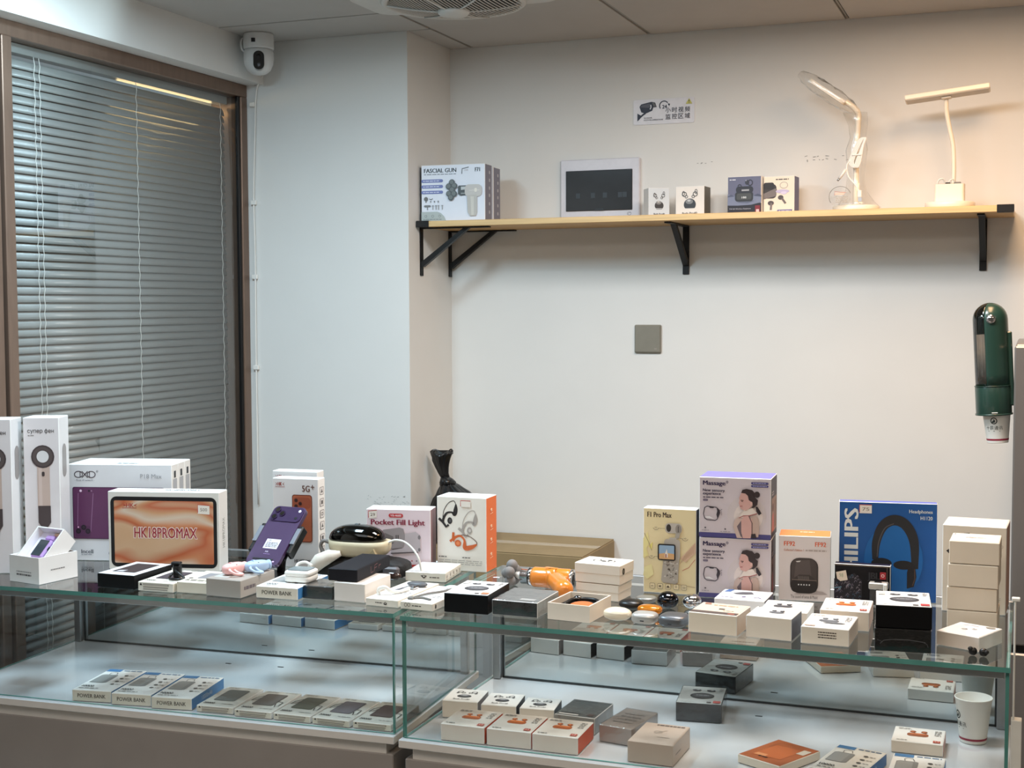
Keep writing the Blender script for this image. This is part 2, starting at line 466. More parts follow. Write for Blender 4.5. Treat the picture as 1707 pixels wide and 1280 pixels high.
# window wall: bronze frame, two glazed bays
win = struct('window_1', box(-2.50, -2.387, 1.55, 3.866, 2.323, 2.363, .002), M_BROWN)
def wpart(name, *a, m=M_BROWN, bev=.002): return struct(name, box(*a, bev), m, win)
wpart('window_sill', -2.50, -2.387, 1.55, 3.866, .30, .36)
wpart('window_jamb', -2.50, -2.387, 3.829, 3.866, .36, 2.323)
wpart('window_jamb', -2.50, -2.387, 1.55, 1.60, .36, 2.323)
wpart('window_mullion', -2.50, -2.387, 2.738, 2.773, .36, 2.323)
wpart('window_mullion', -2.50, -2.395, 2.700, 2.732, .36, 2.323)
M_WPANE = pane_mat('window_pane_glass', (.97, .975, .97), ior=1.52, extra=.05)
wpart('window_pane', -2.409, -2.405, 2.774, 3.828, .361, 2.322, m=M_WPANE, bev=0)
wpart('window_pane', -2.409, -2.405, 1.601, 2.699, .361, 2.322, m=M_WPANE, bev=0)
wpart('glazing_bead', -2.404, -2.392, 3.818, 3.829, .36, 2.323, m=M_BLACKMETAL)

# venetian blinds behind the panes
def slat_mesh(L):
    bm = B(); n = 4; W = .0265; t = .0004; a0 = R(69)
    ring = []
    for side in (0, 1):
        pts = []
        for k in range(n + 1):
            s = k / n - .5; bow = .0022 * (1 - (2 * s) ** 2) + (t if side else -t)
            px, pz = s * W, bow
            # inner edge down, outer edge up; bow faces the room
            x = -(px * math.cos(a0)) + pz * math.sin(a0); z = px * math.sin(a0) + pz * math.cos(a0)
            pts.append((x, z))
        ring.append(pts)
    loop = ring[0] + ring[1][::-1]
    A = [bm.verts.new((x, -L / 2, z)) for x, z in loop]; C = [bm.verts.new((x, L / 2, z)) for x, z in loop]
    N = len(loop)
    for i in range(N): bm.faces.new((A[i], A[(i + 1) % N], C[(i + 1) % N], C[i])).smooth = True
    bm.faces.new(A); bm.faces.new(C[::-1])
    bmesh.ops.recalc_face_normals(bm, faces=list(bm.faces))
    me = D.meshes.new('slat'); bm.to_mesh(me); bm.free(); me.materials.append(M_SLAT); return me
def blind(label, y0, y1, ladders, top=2.2735, n=84):
    yc = (y0 + y1) / 2; t = thing('venetian_blind', label, 'window blind', (-2.447, yc, .40))
    obj('headrail', box(-.016, .016, y0 - yc, y1 - yc, 1.897, 1.922, .001), M_SLAT, t)
    me = slat_mesh(y1 - y0)
    for k in range(n):
        o = D.objects.new('slat', me); link(o, t); o.location = (0, random.uniform(-.001, .001), top - .40 - k * .0222)
        o.rotation_euler = (random.uniform(-.0012, .0012), random.uniform(-.03, .03), 0)
    for y in ladders:
        for dx, rr in ((.0165, .0009),):
            pts = [(dx + (.0012 if i % 2 else -.0008), y - yc + (.0012 if i % 2 else -.0012), 1.897 - i * .0222) for i in range(n)]
            obj('ladder_cord', add_tube(B(), pts, rr, 5), M_CABLE, t)
    obj('bottom_rail', box(-.012, .012, y0 - yc, y1 - yc, top - .40 - n * .0222 - .008, top - .40 - n * .0222 + .006, .001), M_SLAT, t)
    return t
blind('grey venetian blind with closed slats beside the white pillar', 2.781, 3.816, (2.905, 2.925, 3.337, 3.775))
blind('grey venetian blind behind the outermost left window bay', 1.61, 2.692, (1.75, 2.15, 2.60))
t = thing('tube_light', 'warm yellow tube light glowing behind the top of the blind', 'lamp', (-2.50, 3.60, 2.283))
obj('lamp_tube', add_tube(B(), [(0, -.27, 0), (0, .22, 0)], .008, 10), emit_mat('warm_tube', (1.0, .74, .36), 9.0), t)
obj('end_cap', add_tube(B(), [(0, -.285, 0), (0, -.27, 0)], .009, 10), M_WHITEPL, t)
obj('end_cap', add_tube(B(), [(0, .22, 0), (0, .235, 0)], .009, 10), M_WHITEPL, t)

# ------------------------------------------------------------------ glass showcases
M_BASE = mat('cabinet_laminate', (154, 146, 140), .45, var=.03, scale=12)
M_STRIP = mat('white_laminate', (222, 216, 208), .3, var=.02)
M_PLATE = mat('glossy_white_board', (210, 213, 216), .10, coat=.6, var=.015, scale=5, bump=.03, bscale=9)
M_MIRROR = mat('mirror_silver', (205, 212, 212), .015, 1., var=.0)
M_SEAL = mat('dark_seal', (40, 46, 48), .4)
def showcase(label, loc, rz, x0, x1, holes):
    t = thing('glass_showcase', label, 'display case', (loc[0], loc[1], 0), rz)
    P_ = lambda nm, a, m, bev=0., mi=0: obj(nm, box(*a, bev, mi), m, t)
    P_('base_cabinet', (x0 + .004, x1 - .004, .0, .50, 0, .734), M_BASE, .002)
    P_('plinth_band', (x0 + .02, x1 - .02, .003, .49, .734, .7595), M_STRIP)
    P_('floor_plate', (x0 - .004, x1 + .004, -.014, .51, .7595, .776), [M_PLATE, M_STRIP], .0012, [1, 0, 1, 1, 1, 1])
    gm = [M_GLASS, M_EDGE]
    P_('front_glass', (x0, x1, 0, .006, .777, 1.0175), gm, 0, [1, 1, 0, 0, 1, 1])
    P_('side_glass', (x0, x0 + .006, .0065, .505, .777, 1.0175), gm, 0, [1, 1, 1, 1, 0, 0])
    P_('side_glass', (x1 - .006, x1, .0065, .505, .777, 1.0175), gm, 0, [1, 1, 1, 1, 0, 0])
    P_('top_glass', (x0 - .002, x1 + .002, -.006, .56, 1.018, 1.027), [M_GLASSTOP, M_EDGE], 0, [0, 0, 1, 1, 1, 1])
    P_('light_strip', (x0 + .008, x1 - .008, .008, .022, 1.003, 1.0172), M_ALU, .001)
    P_('rear_post', (x0 + .010, x0 + .028, .468, .484, .777, 1.0172), M_ALU, .001)
    P_('rear_post', (x1 - .028, x1 - .010, .468, .484, .777, 1.0172), M_ALU, .001)
    P_('mirror_door', (x0 + .032, x1 - .032, .4855, .4895, .781, 1.0172), M_MIRROR)
    P_('door_seal', (x0 + .028, x0 + .032, .4835, .4895, .777, 1.0172), M_SEAL)
    P_('door_seal', (x1 - .032, x1 - .028, .4835, .4895, .777, 1.0172), M_SEAL)
    P_('door_seal', (x0 + .028, x1 - .028, .4835, .4895, .777, .781), M_SEAL)
    P_('rear_rail', (x0, x1, .545, .562, 1.010, 1.0275), M_ALU, .001)
    for hx, hy in holes:
        obj('cable_slot', add_prism(B(), rrect(-.008, -.0025, .008, .0025, .0024), 0, .0006, (V((hx, hy, .7761)), V((1, 0, 0)), V((0, 1, 0)), V((0, 0, 1)))), M_BLACKPL, t)
    return t
showcase('glass showcase standing at the right with earphones on its lower board', (-1.175, 2.457), 0, 0, 1.15, [(.648, .392)])
showcase('glass showcase standing at the left beside the blinds', (-1.2, 2.47), R(3.0), -1.11, 0, [(-.605, .393), (-.467, .401)])
t = thing('display_post', 'slim white post rising past the right end of the right showcase', 'post', (-.012, 2.56, 0))
obj('post', box(-.008, -.0045, 0, .01, .906, 1.12, .001), M_WHITEPL, t)
obj('post_foot', box(-.010, .008, -.004, .02, 0, .906, .001), M_WHITEPL, t)
obj('post_top', box(-.012, .002, -.002, .012, 1.12, 1.126, .001), M_WHITEPL, t)

# refrigerator at the right edge
M_FRIDGE = mat('fridge_steel', (150, 144, 140), .35, .6, var=.03, scale=30, stretch=(1, 1, .1))
t = thing('refrigerator', 'grey metal refrigerator at the right edge behind the showcase', 'refrigerator', (.27, 3.86, 0))
obj('body', box(-.305, .30, -.27, .32, .02, 1.548, .004), M_FRIDGE, t)
for nm, a in (('upper_door', (.805, 1.545)), ('lower_door', (.03, .785))):
    obj(nm, box(-.307, .302, -.31, -.272, a[0], a[1], .004), M_FRIDGE, t)
obj('handle_recess', box(-.30, .30, -.30, -.272, .786, .804), M_BLACKPL, t)

# ------------------------------------------------------------------ ceiling fan and camera
t = thing('ceiling_fan', 'round white grille ceiling fan with raised centre cap', 'fan', (-1.471, 3.431, ZC - .0005))
M_FAN = mat('fan_plastic', (206, 204, 198), .45, var=.02)
bm = add_prism(B(), rrect(-.27, -.13, .27, .13, .06), -.02, -.0005, (V((0, 0, 0)), V((1, 0, 0)), V((0, 1, 0)), V((0, 0, 1)))); obj('mounting_plate', bm, M_FAN, t)
bm = add_lathe(B(), [(.175, -.018), (.196, -.02), (.198, -.030), (.190, -.036), (.178, -.034), (.175, -.018)], 48); obj('rim', bm, M_FAN, t)
bm = add_lathe(B(), [(.0, -.021), (.175, -.021), (.175, -.0205), (0, -.0205)], 40); obj('back_disc', bm, mat('fan_dark', (40, 39, 37), .8), t)
for k in range(-17, 18):
    yy = k * .0102; hl = math.sqrt(max(0, .180 ** 2 - yy * yy))
    pts = []
    for i in range(9):
        x = -hl + 2 * hl * i / 8; rr2 = (x * x + yy * yy) / .18 ** 2
        pts.append((yy + .012 * (1 - (x / .18) ** 2), x, -.034 - .018 * (1 - rr2)))
    obj('grille_bar', add_tube(B(), pts, .0019, 5), M_FAN, t)
for a in (20, 80, 140):
    c_, s_ = math.cos(R(a)), math.sin(R(a))
    obj('grille_rib', add_tube(B(), [(c_ * q * .18, s_ * q * .18, -.036 - .018 * (1 - q * q)) for q in [x / 6 for x in range(-6, 7)]], .003, 6), M_FAN, t)
bm = add_lathe(B(), [(0, -.066), (.036, -.064), (.043, -.058), (.043, -.050), (0, -.050)], 28); obj('centre_cap', bm, M_FAN, t)

t = thing('surveillance_camera', 'white dome surveillance camera in the ceiling corner above the window', 'camera', (-2.262, 3.735, 2.494), R(31))
M_CAM = mat('camera_white', (222, 222, 220), .3, var=.01)
bm = add_lathe(B(), [(0, 0), (.046, 0), (.047, -.004), (.0475, -.044), (.046, -.048), (0, -.048)], 28); obj('base', bm, M_CAM, t)
bm = add_lathe(B(), [(.0, -.049), (.043, -.049), (.046, -.056), (.047, -.075), (.044, -.095), (.036, -.112), (.022, -.123), (0, -.127)], 28); obj('head', bm, M_CAM, t)
fr = (V((0, -.0452, -.088)), V((1, 0, 0)), V((0, .05, .9987)), V((0, -.9987, .05)))
obj('lens_window', add_prism(B(), rrect(-.0165, -.029, .0165, .029, .016), -.016, .0045, fr), M_BLACKGL, t)
for z_, r_ in ((.012, .006), (-.014, .005)):
    bm = add_lathe(B(), [(0, .0016), (r_, .0016), (r_, 0), (0, 0)], 14); o = obj('lens', bm, mat('lens_glint', (90, 92, 98), .1, coat=.8) if r_ < .0055 else M_BLACKPL, t)
    o.matrix_local = Matrix.Translation(fr[0] + fr[2] * z_ + fr[3] * .0045) @ fr[3].to_track_quat('Z', 'Y').to_matrix().to_4x4()
obj('sensor_port', box(-.022, -.010, -.0475, -.040, -.032, -.020), M_BLACKPL, t)
obj('bracket_arm', add_tube(B(), spline([(-.044, .005, -.010), (-.053, -.002, -.022), (-.052, -.004, -.045), (-.044, .0, -.054)], 4), .0035, 6), M_CAM, t)
t = thing('camera_cable', 'thin white cable running from the camera down beside the window frame', 'cable', (-2.352, 3.861, 1.0))
pts = spline([(.085, -.078, 1.44), (.068, -.03, 1.43), (.03, -.004, 1.39), (.004, -.002, 1.34), (-.004, -.002, 1.2), (-.012, -.0015, 1.0), (-.010, -.0015, .8), (-.012, -.0015, .5), (-.011, -.0015, .0)], 5)
obj('cable', add_tube(B(), pts, .0028, 6), M_CABLE, t)
for z_ in (.985, .745, .45, 1.3): obj('cable_clip', box(-.021, -.003, -.006, .004, z_ - .007, z_ + .007, .001), M_WHITEPL, t)

# ------------------------------------------------------------------ things on the back wall
sign = thing('surveillance_sign', 'white surveillance sign with Chinese lettering and camera picture on the back wall', 'sign', (-1.0865, 4.2, 2.215))
obj('sign_plate', add_prism(B(), rrect(-.098, 0, .098, .078, .006), .0004, .003, (V((0, 0, 0)), V((1, 0, 0)), V((0, 0, 1)), V((0, -1, 0)))), mat('sign_white', (222, 220, 224), .35), sign)
P = Print((V((-.098, -.003, 0)), V((1, 0, 0)), V((0, 0, 1)), V((0, -1, 0))), .196, .078, .0003)
NV = (34, 34, 52)
P.poly([(.065, .46), (.065, .14), (.10, .22), (.13, .30), (.12, .38)], NV).line([(.11, .30), (.16, .40), (.20, .46)], .0055, NV)
P.poly([(.10, .72), (.13, .82), (.30, .90), (.36, .86), (.385, .68), (.33, .67), (.31, .54), (.20, .44), (.13, .50)], NV)
P.poly([(.11, .70), (.14, .79), (.27, .84), (.28, .74), (.26, .66)], (84, 82, 92)).poly([(.30, .88), (.35, .84), (.375, .70), (.335, .70), (.32, .80)], (96, 94, 92))
P.line([(.275, .60), (.292, .68), (.288, .78)], .003, (225, 225, 230))
P.ring(.505, .72, .08, .20, .016, NV, 20, 35, 215).poly([(.565, .80), (.605, .78), (.59, .68)], NV)
P.text('24', .475, .60, .555, .75, NV, .03)
for i, ch in enumerate('小时视频'): P.text(ch, .53 + i * .105, .43, .615 + i * .105, .64, NV, .006)
for i, ch in enumerate('监控区域'): P.text(ch, .53 + i * .105, .17, .615 + i * .105, .38, NV, .006)
P.poly([(.86, .74), (.915, .96), (.965, .74)], (196, 190, 96)).rect(.908, .82, .920, .90, NV).rect(.908, .77, .920, .80, NV)
P.text('24 HOUR', .175, .235, .31, .285, NV, .02).text('CCTV IN OPERATION', .175, .15, .49, .20, NV, .02)
P.done(sign, 'sign_print')

t = thing('wall_switch', 'beige grey blank switch plate on the back wall', 'switch', (-1.1355, 4.2, 1.4965))
M_SW = mat('switch_grey', (134, 130, 118), .4, .1)
obj('plate', box(-.0435, .0435, -.009, -.0004, 0, .0895, .003), M_SW, t)
obj('rocker', box(-.040, .040, -.0105, -.0088, .0035, .086, .002), M_SW, t)
obj('indicator', box(.022, .030, -.0110, -.0104, .012, .015), mat('switch_mark', (160, 150, 140), .4), t)

t = thing('distribution_box', 'white electrical distribution box with dark cover on the wall above shelf', 'fuse box', (-1.293, 4.2, 1.924))
M_DB = mat('distribution_white', (214, 212, 218), .35)
obj('frame', box(-.132, .132, -.014, -.0004, 0, .190, .003), M_DB, t)
obj('cover', box(-.1125, .1085, -.0175, -.0135, .0255, .154, .0015), mat('smoked_cover', (46, 50, 54), .12, coat=.4), t)
obj('cover_catch', add_prism(B(), [(-.016, 0), (.016, 0), (.010, .006), (-.010, .006)], 0, .003, (V((0, -.0172, .026)), V((1, 0, 0)), V((0, 0, 1)), V((0, -1, 0)))), M_BLACKPL, t)
bm = B()
for x in (-.07, -.02, .02, .07, .085): add_box(bm, x - .008, x + .006, -.0182, -.0174, .066, .082)
obj('breaker_row', bm, mat('breaker_dark', (34, 37, 41), .4), t)
P = Print((V((.09, -.014, .008)), V((1, 0, 0)), V((0, 0, 1)), V((0, -1, 0))), .016, .012, .0004)
P.ring(.5, .5, .42, .45, .06, (90, 90, 96), 16).line([(.2, .3), (.5, .7), (.9, .9)], .0008, (90, 90, 96)); P.done(t, 'maker_mark')

# ------------------------------------------------------------------ shelf
M_WOOD = mat('shelf_wood', (206, 164, 108), .45, var=.16, scale=9, stretch=(.6, 9, 14))
M_WOODE = mat('shelf_edge', (216, 184, 132), .45, var=.12, scale=9, stretch=(.6, 9, 14))
sh = thing('wall_shelf', 'long pale wood shelf with black brackets on the back wall', 'shelf', (-.931, 4.06, 1.896))
obj('board', box(-.881, .881, -.14, .1395, 0, .018, .001, [0, 0, 1, 0, 1, 1]), [M_WOOD, M_WOODE], sh)
for s in (-1, 1):
    x = s * .881; bm = B()
    a, b = (x - .001, x + .042) if s < 0 else (x - .042, x + .002)
    add_box(bm, a, b, -.1425, -.10, -.0008, .0195, 0, .001); obj('corner_cap', bm, M_BLACKPL, sh)
def bracket(o, dirv, side):
    """o: top corner against the wall in shelf space; dirv: arm direction; side: width direction"""
    u, z, s = V(dirv), V((0, 0, 1)), V(side); fr = (V(o), u, z, s)
    obj('bracket', add_prism(B(), [(0, 0), (0, -.150), (.004, -.1515), (.004, -.004), (.235, -.004), (.235, 0)], -.010, .010, fr), M_BLACKMETAL, sh)
    obj('brace', add_prism(B(), [(.004, -.108), (.004, -.122), (.010, -.124), (.168, -.004), (.148, -.004)], -.0085, .0085, fr), M_BLACKMETAL, sh)
bracket((-.8838, -.102, -.0005), (1, 0, 0), (0, 1, 0))
bracket((-.8838, .126, -.0005), (1, 0, 0), (0, 1, 0))
bracket((-.083, .1396, -.0005), (0, -1, 0), (1, 0, 0))
bracket((.797, .1396, -.0005), (0, -1, 0), (1, 0, 0))

# ------------------------------------------------------------------ behind the counter: carton and bin bag
M_CARD = mat('kraft_card', (150, 128, 92), .7, var=.06, scale=14)
M_LOW = mat('low_cabinet_grey', (150, 152, 152), .5, var=.03, scale=8)
t = thing('low_cabinet', 'low grey cabinet under the brown carton behind the counter', 'cabinet', (-1.42, 4.025, 0))
obj('cabinet_body', box(-.385, .46, -.165, .168, .03, .742, .002), M_LOW, t)
obj('plinth', box(-.38, .455, -.150, .160, 0, .03), M_BASE, t)
for k in (-1, 1): obj('cabinet_door', box(.037 + min(0, k) * .418 + .002, .037 + max(0, k) * .418 - .002, -.181, -.166, .035, .738, .002), M_LOW, t)
t = thing('storage_carton', 'flat brown cardboard carton against the back wall behind the counter', 'carton', (-1.52, 4.025, 0.0))
obj('carton_body', box(-.275, .275, -.165, .168, .7425, .893, .003), M_CARD, t)
obj('top_flap', box(-.273, .273, -.164, .000, .893, .8955, .0006), M_CARD, t)
obj('top_flap', box(-.273, .273, .002, .167, .893, .8955, .0006), M_CARD, t)
obj('tape', box(-.274, .274, -.022, .024, .8955, .896), mat('packing_tape', (168, 144, 104), .25, coat=.3), t)
t = thing('bin_bag', 'knotted black plastic bag on the brown carton beside the pillar', 'bag', (-1.705, 3.985, .8968))
M_BAG = mat('bag_plastic', (20, 20, 22), .28, coat=.3, bump=.5, bscale=60)
def bag_mesh(prof, seg, lump, ph, bm=None, ragged=0.):
    bm = bm or B(); rings = []
    for i, (r, z, cx, cy) in enumerate(prof):
        ring = []
        for k in range(seg):
            a = 2 * math.pi * k / seg
            rr = r * (1 + lump * (.5 * math.sin(5 * a + ph + z * 30) + .35 * math.sin(11 * a + 2 * ph - z * 22) + .3 * math.sin(17 * a + z * 60)))
            rr *= 1 + lump * .35 * math.sin(29 * a + 3 * ph + z * 90)
            zz = z + (ragged * (math.sin(2 * a + 1.1) * .6 + math.sin(5 * a) * .4) * (i / (len(prof) - 1)) ** 2 if ragged else 0)
            ring.append(bm.verts.new((cx + rr * math.cos(a), cy + rr * math.sin(a) * (.72 if ragged else 1), zz)))
        rings.append(ring)
    for i in range(len(rings) - 1):
        for k in range(seg): bm.faces.new((rings[i][k], rings[i][(k + 1) % seg], rings[i + 1][(k + 1) % seg], rings[i + 1][k])).smooth = True
    bm.faces.new(rings[0][::-1]); bm.faces.new(rings[-1])
    return bm
obj('bag_body', bag_mesh([(.060, 0, .005, 0), (.088, .012, .005, 0), (.094, .05, .005, 0), (.092, .08, .003, 0), (.084, .105, 0, 0), (.066, .135, -.006, -.002), (.046, .16, -.014, -.004), (.028, .18, -.026, -.006), (.018, .19, -.034, -.006)], 72, .13, .3), M_BAG, t)
obj('knot', bag_mesh([(.012, .172, -.036, -.008), (.022, .180, -.034, -.010), (.025, .190, -.030, -.012), (.020, .200, -.034, -.010), (.013, .206, -.038, -.008)], 24, .14, 1.), M_BAG, t)
obj('tail', bag_mesh([(.012, .198, -.038, -.008), (.015, .215, -.044, -.008), (.020, .235, -.050, -.006), (.026, .255, -.053, -.006), (.031, .272, -.052, -.006), (.036, .282, -.050, -.006), (.030, .286, -.050, -.006)], 56, .22, 2., None, .010), M_BAG, t)
# ------------------------------------------------------------------ prints used on several boxes
def sticker(P, a, b, c, d, price='', ang=0.):
    """small white price sticker with a red corner line"""
    P.poly([(a, b), (c, b + ang), (c, d + ang), (a, d)], (236, 226, 214))
    P.line([(a, b + (d - b) * .1), (a, d), (c, d + ang)], .0016, (186, 62, 54))
    if price: P.text(price, a + (c - a) * .22, b + (d - b) * .3 + ang * .4, c - (c - a) * .2, b + (d - b) * .68 + ang * .6, (120, 110, 100))
def art_buds(P, col, cu=.5, cv=.5, s=.2, pill=True, dark=(46, 44, 46)):
    """earphone case with two buds above, the usual picture on the lids"""
    W, H = P.W, P.H; k = W / H
    lt = tuple(min(255, int(v * 1.35 + 14)) for v in col)
    if pill: P.poly(rrect(cu - s, cv - s * .62 * k, cu + s, cv + s * .42 * k, s * .45, s * .42 * k), col).poly(rrect(cu - s * .8, cv + s * .05 * k, cu + s * .8, cv + s * .36 * k, s * .3, s * .14 * k), lt)
    else: P.ell(cu, cv, s, s * .62 * k, col).ell(cu - s * .1, cv + s * .2 * k, s * .62, s * .25 * k, lt)
    for q in (-.5, .55):
        P.ell(cu + s * q, cv + s * .82 * k, s * .3, s * .3 * k, dark if not pill else col).ell(cu + s * (q - .05), cv + s * .86 * k, s * .13, s * .13 * k, lt)
        P.line([(cu + s * q, cv + s * .7 * k), (cu + s * (q + .22), cv + s * .3 * k)], s * W * .14, dark if not pill else col)
def buds_top(P, col, red=True, name='', seed=1, pill=True, cu=.48, cv=.52, s=.21):
    art_buds(P, col, cu, cv, s, pill)
    if name: P.text(name, .12, .12, .60, .20, (60, 58, 58), .01)
    P.dashes(.08, .80, .34, .90, 2, (150, 146, 142), 3, .5, seed)
    P.dashes(.80, .50, .93, .86, 4, (150, 146, 142), 2, .4, seed + 3)
    P.dashes(.10, .04, .30, .09, 1, (120, 116, 112), 3, .6, seed + 5)
    if red: P.rect(.80, .05, .94, .17, (190, 84, 66)).text('5.3', .83, .08, .91, .14, (240, 226, 220))
def clip_buds_top(P, name='Buds Pro40'):
    """round case with two clip-on earphones drawn as loops"""
    W, H = P.W, P.H; k = W / H
    P.ell(.5, .40, .20, .20 * k * .72, (58, 58, 60)).ell(.5, .46, .14, .09 * k, (128, 128, 130)).ell(.5, .47, .07, .04 * k, (176, 176, 178))
    for q in (-1, 1):
        P.ring(.5 + q * .20, .72, .085, .10 * k * .8, .022, (52, 52, 54), 18).ring(.5 + q * .10, .66, .06, .06 * k, .02, (60, 60, 62), 16).ell(.5 + q * .26, .64, .04, .04 * k, (90, 90, 92))
    if name: P.text(name, .27, .10, .73, .175, (56, 56, 56), .015)
def power_top(P, seed=1):
    P.rect(.03, .87, .40, .985, (74, 124, 172)); P.dashes(.46, .91, .93, .955, 1, (96, 120, 150), 4, .8, seed)
    P.poly([(.10, .34), (.44, .34), (.52, .36), (.52, .70), (.48, .72), (.16, .72), (.10, .69)], (142, 142, 140)).poly([(.12, .36), (.42, .36), (.42, .69), (.16, .70), (.12, .66)], (160, 160, 158))
    P.line([(.26, .72), (.24, .80), (.30, .84), (.40, .82), (.44, .74)], .0016, (120, 118, 116))
    for v in (.30, .43, .56, .70): P.ell(.74, v, .05, .025, (96, 94, 92)).dashes(.82, v - .02, .94, v + .02, 1, (168, 164, 160), 2, .5, seed)
    P.text('10000', .10, .13, .40, .20, (44, 42, 42), .02).dashes(.10, .05, .60, .09, 1, (150, 148, 144), 5, .6, seed)
def power_front(P): P.text('POWER BANK', .14, .34, .86, .68, (56, 50, 46), .008)
def power_side(P): P.text('10000mAh', .30, .3, .62, .7, (196, 214, 230))
def slim_top(P, col, strap=True, seed=1):
    P.dashes(.10, .90, .40, .97, 2, (168, 166, 160), 2, .5, seed); P.dashes(.60, .93, .92, .96, 1, (170, 168, 162), 3, .6, seed)
    P.rr(.20, .28, .78, .84, (col[0] - 14, col[1] - 14, col[2] - 14), .12).rr(.24, .30, .74, .82, col, .1)
    if strap:
        P.line([(.20, .72), (.08, .60), (.06, .46), (.14, .50), (.22, .62)], .0024, (74, 70, 68)); P.line([(.78, .50), (.92, .48), (.94, .30), (.86, .26), (.80, .38)], .0024, (74, 70, 68))
    P.text('20000', .08, .10, .38, .17, (70, 68, 66), .02).dashes(.58, .11, .92, .14, 1, (150, 148, 144), 3, .6, seed)
def slim_front(P):
    P.poly([(.05, .62), (.085, .92), (.12, .62)], (28, 26, 24)); P.rect(.15, .66, .88, .84, (150, 142, 132)).rect(.17, .71, .85, .79, (205, 198, 188)).rect(.15, .38, .86, .52, (160, 152, 142)).rect(.15, .16, .84, .28, (160, 152, 142))

# ------------------------------------------------------------------ boxes on the counter
ZT, ZF = 1.027, .776
SHADE = (224, 216, 214)
def dryer_front(P):
    P.text('супер фен', .12, .893, .86, .928, (60, 56, 56), .006).dashes(.13, .880, .30, .886, 1, (130, 124, 122), 2, .8)
    P.rr(.37, .40, .72, .69, (202, 178, 166), .1).rect(.41, .40, .50, .68, (214, 192, 182))
    P.circ(.535, .744, .325, (74, 62, 62)).circ(.535, .744, .28, (92, 80, 78)).circ(.535, .744, .175, (226, 222, 220)).ring(.535, .744, .185, .185 * P.W / P.H, .014, (58, 48, 48))
    P.rr(.50, .615, .58, .645, (70, 60, 60), .4)
    P.poly([(.38, .42), (.73, .42), (.73, .31), (.66, .285), (.45, .285), (.38, .31)], (80, 68, 68)).poly([(.46, .285), (.65, .285), (.61, .19), (.50, .19)], (58, 50, 50)).line([(.555, .19), (.56, .05)], .006, (120, 112, 110))
def dryer_side(P): P.rr(.3, .60, .7, .82, (150, 144, 142), .5)
for nm, c in (('white hair dryer box standing whole beside the phone boxes', (-2.196, 2.636)), ('white hair dryer box cut off by the left picture edge', (-2.268, 2.556))):
    carton('hair_dryer_box', nm, 'box', c, ZT, 22, .084, .074, .361, {'front': (228, 219, 218), 'right': (222, 220, 220)}, 'hair dryer boxes', {'front': dryer_front, 'right': dryer_side})

def oxo_front(P):
    c = (52, 40, 50)
    P.ring(.105, .895, .042, .036, .007, c).ring(.228, .895, .042, .036, .007, c)
    P.rect(.118, .862, .125, .928, c).rect(.208, .862, .215, .928, c).line([(.138, .928), (.195, .862)], .002, c).line([(.195, .928), (.138, .862)], .002, c)
    P.text('®', .277, .915, .297, .94, c).text('- Root of network -', .07, .828, .26, .845, (90, 80, 84))
    P.text('P18 Max', .70, .86, .905, .905, (150, 148, 150))
    PU = (96, 48, 84)
    P.poly(rrect(.045, .225, .93, .765, .02, .02), (70, 36, 64)).poly(rrect(.052, .232, .925, .758, .018, .018), PU)
    P.line([(.10, .70), (.085, .26)], .0014, (150, 108, 140)).line([(.245, .70), (.215, .30)], .0014, (150, 108, 140))
    P.circ(.125, .725, .012, (230, 200, 220)).circ(.205, .725, .010, (36, 20, 34)).circ(.23, .725, .006, (170, 130, 160))
    P.poly(rrect(.068, .25, .215, .36, .02, .02), (84, 42, 76))
    for a, b in ((.096, .305), (.188, .305), (.148, .345)): P.circ(a, b, .024, (28, 16, 26)).circ(a, b, .014, (52, 34, 50))
    P.circ(.096, .347, .008, (226, 170, 200)).text('Incell', .12, .075, .235, .115, (66, 66, 74), .02).dashes(.12, .058, .235, .066, 1, (120, 120, 126), 4, .7).text('6', .385, .06, .41, .11, (66, 66, 74), .02)
def oxo_side(P):
    P.rect(.35, .86, .65, .93, (50, 50, 54)); P.rr(.2, .68, .8, .85, (176, 178, 182), .1); P.dashes(.2, .1, .8, .62, 9, (170, 172, 176), 2, .5)
def oxo_top(P): P.dashes(.45, .3, .65, .75, 2, (120, 140, 146), 4, .4)
for k, nm in enumerate(('white boxed phone with a purple phone picture, nearest of three behind the tablet box', 'white phone box in the middle of three standing one behind another', 'white phone box at the back of three beside the blinds')):
    a = R(14.5); off = .0445 * k + .0216
    c = (-2.075 - math.sin(a) * off, 2.752 + math.cos(a) * off)
    carton('phone_box', nm, 'box', c, ZT, 14.5, .264, .043, .237, {'front': (218, 214, 214)}, 'white phone boxes', {'front': oxo_front, 'right': oxo_side, 'top': oxo_top} if k == 0 else {'right': oxo_side})

